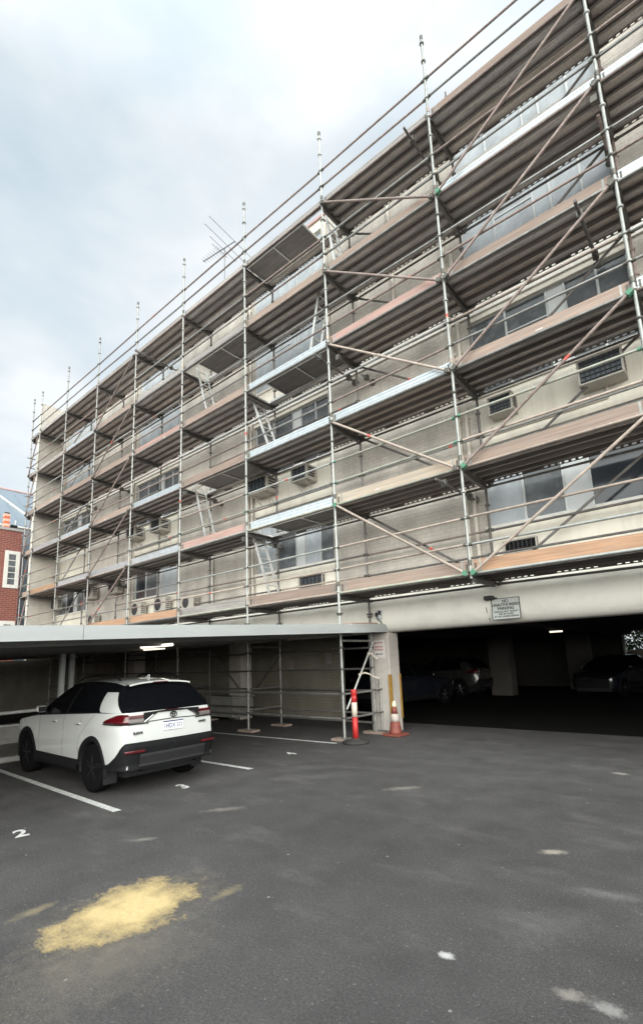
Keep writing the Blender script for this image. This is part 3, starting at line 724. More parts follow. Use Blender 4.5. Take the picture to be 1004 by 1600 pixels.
def batten(x, y, z, dx, label, mt, dy=0):
    t = empty('batten_light', label, 'batten light', (x, y, z), None)
    b = MB(); b.box((-dx/2-.03, -.03, .032), (dx/2+.03, .03, .08), 'roof_sheet'); b.build('housing', t)
    b = MB(); b.tube((-dx/2, 0, -.0), (dx/2, 0, -.0), .030, mt, 10); b.build('lamp', t)
batten(-9.62, 5.81, 2.085, 1.22, 'lit fluorescent batten light under the carport roof above the car', 'tube_light')
batten(-13.2, 7.9, 2.16, 1.1, 'dim batten light deep under the carport roof', 'tube_light_dim')
batten(-5.27, 19.87, 2.40, .45, 'small lit fluorescent batten deep in the dark parking level', 'tube_light_dim')
b = MB(); b.lathe((-5.75, 10.2, 2.49), [(.13, 0), (.13, -.03), (.09, -.06), (.0005, -.07)], 'white_panel', 16)
tag(b.build('bulkhead_light'), 'round unlit bulkhead light under the beam beside the pillar', 'light fitting')

# ------------------------------------------------------------------ prop scaffold under the carport roof
pp = empty('prop_scaffold', 'grey tube frame propping the carport roof behind the bollard, with low handrails', 'scaffold')
def pstd(x, y, z1, mt='galv'):
    b = MB(); b.tube((x, y, .02), (x, y, z1), TR, mt, 10)
    for z in (.45, .95, 1.45, 1.9):
        if z < z1: b.lathe((x, y, z), [(TR, -.022), (.052, -.014), (.052, .014), (TR, .022)], 'coupler', 8)
    b.build('standard', pp)
    b = MB(); b.box((x-.09, y-.09, .046), (x+.09, y+.09, .054), 'galv'); b.box((x-.26, y-.13, 0), (x+.26, y+.13, .045), 'timber_pink'); b.build('base_board', pp)
PX_ = [XS[7], XS[6], XS[5], XS[4], XS[3], XS[2]]
for i, x in enumerate(PX_):
    pstd(x, YO, roof_z(YO)-.07, 'galv' if i else 'galv_pale'); pstd(x, YI, roof_z(YI)-.07, 'galv' if i < 2 else 'tube_dark')
pstd(-6.46, 9.62, 1.2, 'galv')
def prail(p0, p1, mt='galv'):
    b = MB(); b.tube(p0, p1, TR*.9, mt, 8); b.build('handrail', pp)
for a, c in zip(PX_, PX_[1:]):
    for z in (.43, .93): prail((c, YO, z), (a, YO, z), 'galv')
    for z in (.22, .43, .93, 1.42, 1.9): prail((c, YI+(.03 if z in (.22, 1.42) else 0), z), (a, YI+(.03 if z in (.22, 1.42) else 0), z), 'tube_dark')
for i, x in enumerate(PX_):
    for z in ((.43, .93, 2.05) if i == 0 else (2.05, .5, 1.0)): prail((x, YO, z), (x, YI, z), 'galv' if i == 0 else 'tube_dark')
for z in (.43, .93): prail((PX_[0], YI, z+.02), (-6.46, 9.64, z+.04), 'galv')
b = MB(); b.tube((PX_[0]+.05, YI, 2.02), (PX_[0]+.07, YO+.02, .62), .022, 'ladder_alu', 8); b.build('brace', pp)
for i in (1, 2, 3, 4):
    b = MB(); b.tube((PX_[i]+.1, YI+.06, 1.95), (PX_[i]-1.0 if i % 2 else PX_[i]+1.3, YI+.06, .95), TR, 'tube_dark', 8); b.build('brace', pp)
rebase(pp, (-9.5, 8.9, 0))
def tape(pts, label):
    b = MB(); rows = []
    for k, (x, y, z) in enumerate(pts): rows.append([(x, y, z), (x+.012*math.sin(k*2), y+.004, z+.035)])
    rows2 = [[(p[0]+.0015, p[1]+.0015, p[2]) for p in r] for r in rows]
    b.grid(rows, 'bollard_white'); b.grid(rows2, 'bollard_white'); tag(b.build('barrier_tape'), label, 'tape', 'scraps of barrier tape')
tape([(-6.46, 8.8, 1.30), (-6.43, 9.0, 1.33), (-6.40, 9.15, 1.29), (-6.37, 9.3, 1.22), (-6.34, 9.42, 1.19)], 'pale tape scrap tied low on the shiny prop brace')
tape([(-6.46, 9.18, 1.75), (-6.43, 9.30, 1.74), (-6.40, 9.38, 1.66), (-6.37, 9.46, 1.62)], 'pale tape scrap tied high on the shiny prop brace')

# ------------------------------------------------------------------ bollard and cone
t = empty('bollard', 'red plastic bollard with a white band on a black rubber base', 'bollard', (-6.13, 8.16, 0))
b = MB(); b.lathe((0, 0, 0), [(.26, .0), (.265, .03), (.255, .05), (.17, .062), (.10, .085), (.085, .10), (.0005, .10)], 'rubber', 28); b.build('base', t)
b = MB(); b.lathe((0, 0, 0), [(.072, .10), (.067, .50)], 'bollard_red', 22); b.lathe((0, 0, 0), [(.066, .80), (.066, .86), (.07, .865), (.07, .885), (.064, .89), (.064, .935), (.068, .94), (.072, 1.0), (.072, 1.03), (.055, 1.045), (.0005, 1.05)], 'bollard_red', 22)
b.lathe((0, 0, 0), [(.067, .50), (.066, .80)], 'bollard_red', 22); b.build('post', t).scale = (.84, .84, 1)
b = MB(); b.lathe((0, 0, 0), [(.0695, .51), (.0695, .79)], 'bollard_white', 22); b.build('reflective_band', t).scale = (.84, .84, 1)
t = empty('traffic_cone', 'scuffed orange traffic cone with white sleeve and dark base by the pillar', 'cone', (-5.95, 9.36, 0))
b = MB(); b.bbox((-.21, -.21, 0), (.21, .21, .045), 'cone_orange', .02); b.build('base', t, None)
b = MB(); b.lathe((0, 0, 0), [(.150, .045), (.134, .09), (.112, .22), (.097, .30)], 'cone_orange', 24); b.lathe((0, 0, 0), [(.071, .46), (.050, .60)], 'cone_orange', 24); b.lathe((0, 0, 0), [(.097, .30), (.071, .46)], 'cone_orange', 24); b.build('cone_body', t)
b = MB(); b.lathe((0, 0, 0), [(.1010, .295), (.0745, .455)], 'cone_white', 24); b.build('reflective_sleeve', t)
b = MB(); b.lathe((0, 0, 0), [(.050, .60), (.043, .67), (.034, .675), (.030, .72), (.0005, .725)], 'cone_tip', 20); b.build('tip', t)

# ------------------------------------------------------------------ signs on beam and pillar
t = empty('parking_sign', 'white no unauthorised parking sign in a dark frame on the beam', 'sign', (-3.38, YF-.222, 2.51))
w, h = .262, .195
b = MB(); b.box((-w, -.012, -h), (w, .006, h), 'sign_white'); b.build('board', t)
b = MB()
for lo, hi in (((-w-.012, -.02, -h-.012), (w+.012, .006, -h)), ((-w-.012, -.02, h), (w+.012, .006, h+.012)), ((-w-.012, -.02, -h), (-w, .006, h)), ((w, -.02, -h), (w+.012, .006, h))): b.box(lo, hi, 'sign_frame')
b.build('frame', t)
X_, Z_ = (1, 0, 0), (0, 0, 1)
for s, sz, z, bo, sx in (('NO', .080, .142, .002, .95), ('UNAUTHORISED', .074, .074, .002, .94), ('PARKING', .078, .003, .002, .98), ('VEHICLES NOT TENANT', .047, -.060, .0008, .9), ('MAY BE TOWED', .043, -.105, .0008, .9), ('AT THE OWNERS EXPENSE', .045, -.153, .0008, .86)):
    place_text('lettering', s, sz, 'sign_black', (0, -.0145, z), X_, Z_, t, sx, bo)
t = empty('floodlight', 'small black floodlight with hanging cable at the corner of the parking sign', 'floodlight', (-3.66, YF-.195, 2.73))
b = MB(); b.bbox((-.10, -.16, -.03), (.08, -.02, .05), 'black_plastic', .012); b.build('housing', t)
b = MB(); b.box((-.03, -.02, -.02), (.01, .003, .03), 'black_plastic'); b.build('bracket', t)
b = MB(); b.tube((.08, -.09, .0), (.16, -.13, -.01), .012, 'black_plastic', 8); b.build('sensor_arm', t)
b = MB(); b.path([(-.08, -.02, -.02), (-.105, -.0, -.06), (-.11, -.018, -.22), (-.10, .09, -.42)], .007, 'black_plastic'); b.build('cable', t)
t = empty('socket_box', 'small power box with two plugs and a cable on the beam above the pillar', 'power box', (-6.32, YF-.208, 2.65))
b = MB(); b.bbox((-.09, -.04, -.11), (.10, .004, .11), 'white_panel', .01); b.build('box', t)
b = MB(); b.bbox((-.05, -.11, -.05), (-.005, -.041, .04), 'black_plastic', .008); b.bbox((.035, -.11, -.01), (.08, -.041, .08), 'black_plastic', .008); b.build('plug', t)
b = MB(); b.path([(-.02, -.08, -.05), (-.01, -.05, -.13), (.045, -.02, -.16), (.05, .12, -.36)], .010, 'black_plastic'); b.build('cable', t)
t = empty('notice', 'white notice with red writing stuck high on the pillar', 'notice', (-6.44, 9.632, 1.86))
b = MB(); b.box((-.15, -.004, -.21), (.15, .006, .21), 'paper_white'); b.build('sheet', t)
for s, sz, z, mt in (('NO ENTRY', .052, .14, 'sign_red'), ('SCAFFOLD', .050, .05, 'sign_red'), ('INCOMPLETE', .044, -.02, 'sign_red'), ('KEEP OUT', .048, -.12, 'sign_black')):
    place_text('lettering', s, sz, mt, (0, -.006, z), X_, Z_, t, .9, .001)
for x, z, l in ((-10.6, 1.55, 'small pale notice on the dim brick wall behind the prop frame, nearer the square pier'), (-9.1, 1.7, 'faint notice on the dim brick wall nearest the dark opening')):
    t = empty('wall_notice', l, 'notice', (x, 10.992, z)); b = MB(); b.box((-.10, -.006, -.15), (.10, .004, .15), 'concrete'); b.build('sheet', t)
    for k in range(3): place_text('lettering', ('PRIVATE', 'CAR PARK', 'TENANTS ONLY')[k], .032, 'sign_red', (0, -.008, .08-.07*k), X_, Z_, t, .75, .0005)

# ------------------------------------------------------------------ left boundary: low wall, rail, footpath strip
t = empty('low_wall', 'low painted concrete wall beyond the front of the white car', 'wall', (-12.7, 2.0, 0))
b = MB(); b.bbox((-.10, -9, 0), (.10, 4.6, .46), 'concrete', .012); b.build('wall', t)
b = MB(); b.bbox((-.13, -9, .461), (.13, 4.62, .50), 'white_panel', .008); b.build('coping', t)
t = empty('pipe_rail', 'white pipe rail running above the low concrete wall', 'rail', (-12.2, 2.0, 0))
b = MB(); b.tube((0, -6, .70), (0, 3.6, .80), .035, 'white_post', 10); b.build('rail', t)
for yy in (-4, -1.5, 1.0, 3.3):
    b = MB(); b.tube((0, yy, 0), (0, yy, .68+.0104*(yy+6)), .03, 'white_post', 10); b.build('post', t)
b = MB(); b.bbox((-12.55, -6, 0), (-10.62, 5.3, .10), 'concrete', .02); tag(b.build('footpath'), 'pale concrete footpath strip beyond the car', kind='structure')
# boundary wall, lengthened to block light at the far end of the carport
b = MB(); b.box((-24.6, -14, 0), (-24.3, 8.3, 2.12), 'brick_inner'); b.box((-24.6, 8.3, 0), (-24.3, 10.99, 2.235), 'brick_inner'); tag(b.build('boundary_wall'), 'dim brick boundary wall at the far end under the carport', 'wall')
b = MB(); b.bbox((-.62, -.4, .10), (.62, .4, .64), 'bin_grey', .02); o = MB()
t = empty('storage_bin', 'grey storage bin standing behind the rear corner of the white car', 'bin', (-12.15, 9.98-.1, 0))
b.build('body', t)
b = MB(); b.bbox((-.66, -.44, .641), (.66, .44, .70), 'bin_grey', .015); b.build('lid', t)
for sx in (-.5, .5):
    for sy in (-.3, .3):
        b = MB(); b.lathe((sx, sy, .055), [(.0005, -.02), (.055, -.02), (.055, .02), (.0005, .02)], 'rubber', 12, 'Y'); b.build('wheel', t)

# ------------------------------------------------------------------ ground
b = MB(); q = 600; b.grid([[(-q, -q, 0), (q, -q, 0)], [(-q, q, 0), (q, q, 0)]], 'asphalt', False)
tag(b.build('ground', None, None, False), 'worn grey asphalt of the car park', kind='structure')
def sheet(name, poly, mt, label, z=.004):
    b = MB(); b.add([(x, y, z) for x, y in poly], [tuple(range(len(poly)))], mt); return tag(b.build(name, None, None, False), label, kind='structure')
for (xa, ya), (xb, yb), l in (((-10.6, 3.10), (-5.83, 3.07), 'white painted line left of the parked white car'), ((-10.6, 5.33), (-6.17, 5.44), 'short white painted line right of the parked white car'), ((-10.6, 7.72), (-6.47, 7.95), 'white painted line in front of the prop scaffold')):
    sheet('parking_line', [(xa, ya-.045), (xb, yb-.05), (xb+.012, yb+.045), (xa, ya+.045)], 'line_paint', l)
for s, x, y, l in (('2', -5.93, 2.09, 'white painted bay number 2'), ('3', -6.15, 4.18, 'white painted bay number 3'), ('4', -6.52, 6.70, 'worn white painted bay number 4')):
    o = place_text('bay_number', s, .36, 'line_paint', (x, y, .005), (.2, 1, 0) if s == '2' else (.1, 1, 0), (-1, .2, 0) if s == '2' else (-1, .1, 0), None, .74, .010, .0005); tag(o, l, kind='structure')

# sand spill: a thin dusting lying on the asphalt, fading out at its edges
def sand_material():
    m, t = new('sand'); v = t.obj
    mp = t.node('ShaderNodeMapping', vector_type='TEXTURE'); mp.inputs['Location'].default_value = (-3.50, 1.94, 0); mp.inputs['Rotation'].default_value = (0, 0, A0); mp.inputs['Scale'].default_value = (.52, .37, 1)
    t.link(v, mp.inputs['Vector']); ln = t.node('ShaderNodeVectorMath', operation='LENGTH'); t.link(mp.outputs[0], ln.inputs[0])
    big = t.noise(v, 4.6, 3, .55); mid = t.noise(t.scaled(v, (1, 1.6, 1)), 22, 5, .7); gr = t.noise(v, 120, 3, .7)
    d = t.math('ADD', ln.outputs['Value'], t.math('MULTIPLY', t.math('SUBTRACT', big, .5), 1.7))
    d = t.math('ADD', d, t.math('MULTIPLY', t.math('SUBTRACT', mid, .5), .9)); d = t.math('ADD', d, t.math('MULTIPLY', t.math('SUBTRACT', gr, .5), .65))
    a = t.ramp(d, [(.30, .94), (.66, .60), (1.0, .22), (1.45, 0.0)])
    c = t.ramp(mid, [(.3, (.58, .43, .20)), (.7, (.74, .575, .30))]); t.link(c, t.b.inputs['Base Color']); t.b.inputs['Roughness'].default_value = .95
    t.link(a, t.b.inputs['Alpha'])
    bn = t.node('ShaderNodeBump'); bn.inputs['Strength'].default_value = .35; bn.inputs['Distance'].default_value = .006; t.link(gr, bn.inputs['Height']); t.link(bn.outputs[0], t.b.inputs['Normal'])
sand_material()
b = MB(); n = 40; ca, sa = math.cos(A0), math.sin(A0); rows = []
for rr in (0, .25, .5, .75, 1):
    rows.append([(-3.48+rr*(.86*math.cos(a)*ca-.52*math.sin(a)*sa), 1.91+rr*(.86*math.cos(a)*sa+.52*math.sin(a)*ca), .003+.004*(1-rr)) for a in [2*math.pi*k/n for k in range(n)]])
b.grid(rows[1:], 'sand', True, True); b.add(rows[1], [tuple(range(n))], 'sand', True); tag(b.build('sand', None, None, False), 'patch of spilled yellow sand on the asphalt', kind='stuff')

# ------------------------------------------------------------------ red brick building beyond the left end
rb = empty('brick_house', 'red brick building with white framed slim windows past the left end of the scaffold', 'building', (-30, 4, 0))
b = MB(); b.box((-9, -25, 0), (0, 5.60, 9.38), 'brick_red'); b.build('wall', rb)
b = MB(); b.box((-9.05, -25, 9.381), (.06, 5.65, 9.53), 'concrete'); b.build('coping', rb)
for (ya, yb, z0, z1, n) in [(4.80, 5.54, 6.16, 8.23, 5), (4.80, 5.54, 2.4, 4.36, 4), (1.6, 2.34, 6.16, 8.23, 5), (-2.2, -1.46, 6.16, 8.23, 5)]:
    f = MB(); m = .19
    for lo, hi in (((.0, ya, z0), (.05, ya+m, z1)), ((.0, yb-m, z0), (.05, yb, z1)), ((.0, ya+m, z0), (.05, yb-m, z0+m)), ((.0, ya+m, z1-m), (.05, yb-m, z1))): f.box(lo, hi, 'render_white')
    W = f.build('window', rb)
    p = MB(); p.box((.002, ya+m, z0+m), (.010, yb-m, z1-m), 'glass_grey'); p.build('pane', W)
    for k in range(1, n):
        zz = z0+m+(z1-z0-2*m)*k/n; p = MB(); p.box((.011, ya+m, zz-.02), (.035, yb-m, zz+.02), 'render_white'); p.build('glazing_bar', W)
ro = empty('metal_roof', 'pale blue grey metal roof behind the red brick building', 'roof', (-31.0, 4, 9.0))
b = MB(); rows = []
for k in range(40):
    y = -28+k*.95
    for dy, up in ((0, 0), (.06, 0), (.07, .04), (.10, .04), (.11, 0)): rows.append([(-1.2, y+dy, 1.2+up), (-7, y+dy, 5.35+up)])
b.grid(rows, 'steel_roof', False); b.add([(-1.2, -28, 1.2), (-1.2, 9.1, 1.2), (-1.2, 9.1, -9), (-1.2, -28, -9)], [(0, 1, 2, 3)], 'steel_roof'); b.build('roof_sheet', ro)
b = MB(); b.tube((-7, -28, 5.38), (-7, 9.3, 5.38), .09, 'steel_edge', 8); b.build('ridge', ro)
b = MB(); b.tube((-1.18, -28, 1.22), (-1.18, 9.1, 1.22), .06, 'render_white', 8); b.build('gutter', ro)
b = MB(); b.tube((-6.9, 5.6, 5.33), (-2.6, 7.2, 2.26), .07, 'render_white', 8); b.build('hip_capping', ro)
ch = empty('chimney', 'striped orange chimney standing on the red brick building', 'chimney', (-30.4, 8.85, 9.38)); b = MB()
for k in range(7): b.box((-.14, -.14, k*.145+.003), (.14, .14, k*.145+.145), 'chimney_red' if k % 2 else 'chimney_pale')
b.build('stack', ch); b = MB(); b.box((-.12, -.12, 1.016), (.12, .12, 1.09), 'black_plastic'); b.build('cap', ch)
b = MB(); b.bbox((-31.2, 9.15, 9.385), (-30.6, 9.5, 9.9), 'black_plastic', .03); b.tube((-30.75, 9.42, 9.85), (-30.75, 9.42, 10.2), .04, 'white_post', 8); tag(b.build('roof_vent'), 'dark roof vent with a white stub pipe beside the striped chimney', 'vent')

# ------------------------------------------------------------------ roof antenna
an = empty('television_antenna', 'grey many-rod antenna on a thin mast above the roof line', 'antenna', (-14.43, 11.5, TOPZ-.1))
o = Vector((-14.43, 11.5, TOPZ-.1)); zA = 19.19-o.z
b = MB(); b.tube((0, 0, 0), (0, 0, zA+.05), .022, 'antenna_alu', 8); b.build('mast', an)
b = MB(); B0, B1 = Vector((-15.66, 11.3, 19.19))-o, Vector((-13.80, 11.56, 19.19))-o; b.tube(B0, B1, .024, 'antenna_alu', 6); b.build('boom', an)
el = [((-13.67, 10.12), (-14.0, 12.75)), ((-14.08, 10.21), (-14.38, 12.5)), ((-14.41, 10.7), (-14.64, 12.3)), ((-14.65, 11.0), (-14.75, 11.9))]
for a, c in el:
    b = MB(); b.tube((a[0]-o.x, a[1]-o.y, zA+.03), (c[0]-o.x, c[1]-o.y, zA+.03), .012, 'antenna_alu', 6); b.build('rod', an)
for k in range(9):
    f = .02+k*.075; p = B0.lerp(B1, f); l = .16+.012*k; b = MB(); b.tube(p+Vector((.13, -1, 0)).normalized()*l+Vector((0, 0, .02)), p-Vector((.13, -1, 0)).normalized()*l+Vector((0, 0, .02)), .008, 'antenna_alu', 6); b.build('short_rod', an)

# ------------------------------------------------------------------ car (u: metres forward of the rear, v: to the side, z up)
def lerp_t(tab):
    def f(u):
        if u <= tab[0][0]: return tab[0][1]
        for (a, x), (c, y) in zip(tab, tab[1:]):
            if u <= c:
                t = (u-a)/(c-a); return x+(y-x)*t
        return tab[-1][1]
    return f
hw = lerp_t([(.05, .79), (.07, .812), (.12, .845), (.2, .875), (.3, .897), (.45, .913), (.6, .921), (1.0, .927), (1.6, .918), (3.0, .918), (3.7, .925), (4.0, .915), (4.2, .885), (4.35, .83), (4.45, .76), (4.52, .66)])
zs = lerp_t([(0, 1.205), (.3, 1.20), (1.0, 1.18), (2.0, 1.13), (3.1, 1.075), (3.5, 1.04), (4.0, .97), (4.3, .89), (4.45, .81), (4.55, .72)])
UW = (.99, 3.68); WR = .362; AR = .432
def D(u, v, z):
    w = max(0, 1-u/.55)
    return u+w*.13*max(0, z-.80)-w*.05*(1-(v/.9)**2)+.10*max(0, 1-u/.95)
def vz(u, z):
    h = hw(u)
    t = lerp_t([(.2, -.05), (.40, -.022), (.58, -.004), (.66, 0), (.86, -.012), (.97, -.002), (1.07, -.018), (1.20, -.062)])
    return h+t(z)
def CP(u, v, z): return (2.3-D(u, v, z), v, z)
def z0f(u):
    z = .36 if .6 < u < 4.0 else .40
    for c in UW:
        d = abs(u-c)
        if d < AR: z = max(z, WR+math.sqrt(AR*AR-d*d))
    return z
US = sorted(set([.05, .07, .12, .2, .3, .45, .5, .54]+[round(c+AR*math.sin(R(a)), 4) for c in UW for a in range(-90, 91, 9)]+[1.5+.15*k for k in range(12)]+[4.15, 4.25, 4.35, 4.4, 4.45, 4.5, 4.52]))
def zrow(u): 
    a, c = z0f(u), zs(u); return [a+(c-a)*f for f in (0, .06, .2, .38, .56, .72, .84, .93, 1)]
ZR = lerp_t([(.56, 1.645), (.8, 1.680), (1.1, 1.702), (1.6, 1.715), (2.0, 1.703), (2.4, 1.655)])
def ve(u): return .60
def vg(u, f):           # side of the cabin: f = 0 at the belt, 1 at the roof edge
    return (hw(u)-.06)*(1-f)+ve(u)*f+.035*math.sin(math.pi*f)
def roofedge(u): return ZR(u)-.05
def side_pt(sg, t, f, off=0):   # t 0..1 along the cabin from the rear edge to the windscreen edge
    ub = .14; ur = .60; fb = 3.28; fr = 2.38
    u = (ub*(1-f)+ur*f)*(1-t)+(fb*(1-f)+fr*f)*t
    zb_ = zs(u); z = zb_+(roofedge(min(max(u, .60), 2.38))-zb_)*f
    return Vector(CP(u, sg*(vg(u, f)+off), z))
def uz_pt(sg, u, z, off):
    zb_ = zs(u); f = (z-zb_)/(roofedge(min(max(u, .60), 2.38))-zb_); return CP(u, sg*(vg(u, f)+off), z)
RP = [(u, None) for u in (1.0, .8, .62, .55, .45, .36, .28, .2, .15, .12, .09, .07)]+[(.05, v) for v in (.76, .68, .6, .52, .44, .36, .28, .2, .1, 0)]
def rear_path(z, off):
    pts = []
    for u, v in RP:
        vv = vz(u, z) if v is None else v; pts.append(Vector((D(u, vv, z), vv)))
    out = []
    for i, p in enumerate(pts):
        a = pts[max(0, i-1)]; c = pts[min(len(pts)-1, i+1)]; d = (c-a).normalized(); nrm = Vector((d.y, -d.x))
        if nrm.dot(p-Vector((2.3, 0))) < 0: nrm = -nrm
        out.append(p+nrm*off)
    return out
def band(b, i0, i1, zl, zh, mt, off=.006, sides=(-1, 1), n=4, offl=None):
    for sg in sides:
        rows = []
        for i in range(i0, i1+1):
            t = (i-i0)/max(1, i1-i0); a = zl(t) if callable(zl) else zl; c = zh(t) if callable(zh) else zh
            r = []
            for k in range(n+1):
                z = a+(c-a)*k/n; o = off if offl is None else offl+(off-offl)*k/n
                p = rear_path(z, o)[i]; r.append((2.3-p.x, sg*p.y, z))
            q = rear_path(c, off-.03)[i]; r.append((2.3-q.x, sg*q.y, c)); q = rear_path(a, off-.03)[i]; r.insert(0, (2.3-q.x, sg*q.y, a))
            rows.append(r)
        b.grid(rows, mt, True)
def make_car(loc, label):
    c = empty('parked_car', label, 'car', loc)
    b = MB()
    for sg in (-1, 1):
        b.grid([[CP(u, sg*vz(u, z), z) for z in zrow(u)] for u in US], 'car_white')
    hu = [3.12+.1*k for k in range(14)]+[4.45, 4.52]
    hu = [u for u in hu if u <= 4.42]+[4.45, 4.52]
    b.grid([[CP(u, vz(u, zs(u))*t, zs(u)+.055*(1-t*t)**.6*(1 if u < 4.3 else .6)) for t in [k/6-1 for k in range(13)]] for u in hu], 'car_white')
    u = 4.52; b.grid([[(2.3-u-.05*(1-t*t), vz(u, z)*t, z) for t in [k/6-1 for k in range(13)]] for z in (.40, .5, .6, .7, .74)], 'car_cladding')
    b.grid([[CP(.05, vz(.05, z)*t, z) for t in [k/10-1 for k in range(21)]] for z in (.42, .55, .7, .8, .87, .94, 1.0, 1.05, 1.10, 1.16, 1.205)], 'car_white')
    # belt shelf under the glass
    b.grid([[CP(u, vz(u, zs(u))*t, zs(u)-.004) for t in (-1, -.9, .9, 1)] for u in (.05, .1, .14, .3, 1, 2, 3, 3.28)], 'car_white')
    B = b.build('body', c)
    b = MB(); b.grid([[CP(u, ve(u)*t, ZR(u)-.05*abs(t)**2.6) for t in [k/8-1 for k in range(17)]] for u in (.56, .62, .7, .8, 1.1, 1.5, 1.9, 2.2, 2.38)], 'car_white')
    b.build('roof', c)
    for sg in (-1, 1):
        b = MB(); b.grid([[side_pt(sg, t, f) for f in [k/6 for k in range(7)]] for t in [k/16 for k in range(17)]], 'car_glass'); W = b.build('side_window', c)
        b = MB()   # rear pillar over the dark cabin side
        rows = []
        for k in range(9):
            z = 1.20+(1.50-1.20)*k/8; ur = .165+(.56-.165)*k/8; uf = lerp_t([(1.20, .84), (1.24, .90), (1.30, .925), (1.43, .935), (1.50, .925)])(z)
            rows.append([uz_pt(sg, ur+(uf-ur)*j/6, z, .006) for j in range(7)])
        b.grid(rows, 'car_white'); b.build('rear_pillar', c)
        b = MB()   # dark trim along the belt and pillar between the doors
        b.grid([[uz_pt(sg, u, zs(u)+.004, .008), uz_pt(sg, u, zs(u)+.022, .008)] for u in (.85, 1.4, 2.0, 2.6, 3.15)], 'car_cladding')
        b.grid([[uz_pt(sg, 2.02-.1*k/4, 1.15+.44*k/4, .004), uz_pt(sg, 2.12-.1*k/4, 1.15+.44*k/4, .004)] for k in range(5)], 'car_cladding')
        b.build('window_trim', c)
    b = MB(); b.grid([[Vector((a.x+(d.x-a.x)*t, a.y+(d.y-a.y)*t, a.z+(d.z-a.z)*t))+Vector((.05*(1-(2*t-1)**2), 0, .015*(1-(2*t-1)**2))) for t in [k/10 for k in range(11)]] for a, d in [(side_pt(-1, 0, f), side_pt(1, 0, f)) for f in [k/6 for k in range(7)]]], 'car_glass')
    b.build('rear_window', c)
    b = MB(); b.grid([[Vector((a.x+(d.x-a.x)*t, a.y+(d.y-a.y)*t, a.z+(d.z-a.z)*t))-Vector((.10*(1-(2*t-1)**2), 0, -.02*(1-(2*t-1)**2))) for t in [k/10 for k in range(11)]] for a, d in [(side_pt(-1, 1, f), side_pt(1, 1, f)) for f in [k/6 for k in range(7)]]], 'car_glass')
    b.build('windscreen', c)
    b = MB(); rows = []       # roof spoiler
    for t in [k/8-1 for k in range(17)]:
        v = .60*t; z = 1.640-.045*abs(t)**2.6; rows.append([(2.3-.76, v*.97, z+.043), (2.3-.52+.03*t*t, v*.97, z+.012), (2.3-.51+.03*t*t, v*.97, z-.012), (2.3-.66, v*.97, z-.03)])
    b.grid(rows, 'car_white', False); SP = b.build('spoiler', c)
    b = MB(); b.box((2.3-.518, -.14, 1.625), (2.3-.502, .14, 1.639), 'lamp_red'); b.build('brake_light', SP)
    # rear lamps, garnish, bumper
    for sg in (-1, 1):
        b = MB(); band(b, 2, 12, lambda t: 1.055-.012*t, lambda t: 1.068+.112*min(1, t*2.2)**.8, 'lamp_red', .014, (sg,))
        L = b.build('tail_lamp', c)
        b = MB(); band(b, 12, 16, lambda t: 1.048+.01*t, lambda t: 1.112, 'lamp_clear', .017, (sg,)); band(b, 12, 16, 1.116, 1.160, 'lamp_red', .015, (sg,)); b.build('lamp_lens', L)
        b = MB(); band(b, 2, 16, lambda t: 1.028, lambda t: 1.046, 'car_cladding', .016, (sg,)); b.build('lamp_base', L)
    b = MB(); band(b, 15, 21, lambda t: 1.05+.125*min(1, t*2.0), lambda t: 1.19+.015*t, 'car_cladding', .020); band(b, 15, 17, lambda t: 1.035+.10*t, lambda t: 1.06+.10*t, 'chrome', .026)
    G = b.build('tailgate_garnish', c)
    b = MB(); b.box((2.155, -.13, 1.195), (2.172, .10, 1.209), 'lamp_red'); b.build('reflector_strip', G)
    b = MB(); band(b, 16, 21, lambda t: 1.045+.012*t, lambda t: 1.058+.012*t, 'car_cladding', .004); b.build('handle_recess', c)
    b = MB(); band(b, 1, 21, lambda t: .38, lambda t: .45+.32*(lambda q: q*q*(3-2*q))(min(1, max(0, (t-.12)/.40))), 'car_cladding', .034, offl=.0); Bp = b.build('rear_bumper', c)
    b = MB(); band(b, 14, 21, .42, .60, 'car_skid', .052, offl=.02); b.build('skid_plate', Bp)
    for sg in (-1, 1):
        b = MB(); band(b, 11, 15, .625, .66, 'lamp_red', .045, (sg,)); b.build('bumper_reflector', Bp)
    for sg in (-1, 1):
        b = MB(); b.tube((2.3-.30, sg*.50, .36), (2.3-.15, sg*.50, .345), .032, 'rim_dark', 12); b.build('exhaust_tip', c)
    # dark sills, wheel-arch trims, floor
    for sg in (-1, 1):
        b = MB(); us = [1.45+.12*k for k in range(16)]
        b.grid([[(2.3-u, sg*(hw(u)-.10), .25), (2.3-u, sg*(hw(u)-.03), .25), (2.3-u, sg*(hw(u)+.012), .33), (2.3-u, sg*(hw(u)+.010), .43), (2.3-u, sg*(hw(u)-.02), .445)] for u in us], 'car_cladding'); b.build('sill_trim', c)
        for uw in UW:
            b = MB(); rows = []
            for a in range(-14, 195, 8):
                ca, sa = math.cos(R(a)), math.sin(R(a)); r = []
                for rr, dv in ((AR-.035, -.20), (AR-.03, .004), (AR-.012, .016), (AR+.045, .014), (AR+.055, -.012)):
                    u = uw-rr*ca; z = WR+rr*sa; r.append((2.3-D(u, .9, z), sg*(vz(u, max(.35, min(1, z)))+dv), max(.24, z)))
                rows.append(r)
            b.grid(rows, 'car_cladding'); b.build('arch_trim', c)
    b = MB(); b.box((2.3-4.4, -.66, .24), (2.3-.40, .66, .62), 'black_plastic'); b.box((2.3-3.2, -.82, .26), (2.3-1.5, .82, .6), 'black_plastic'); b.box((2.3-4.1, -.66, .62), (2.3-.42, .66, .9), 'black_plastic'); b.build('underbody', c)
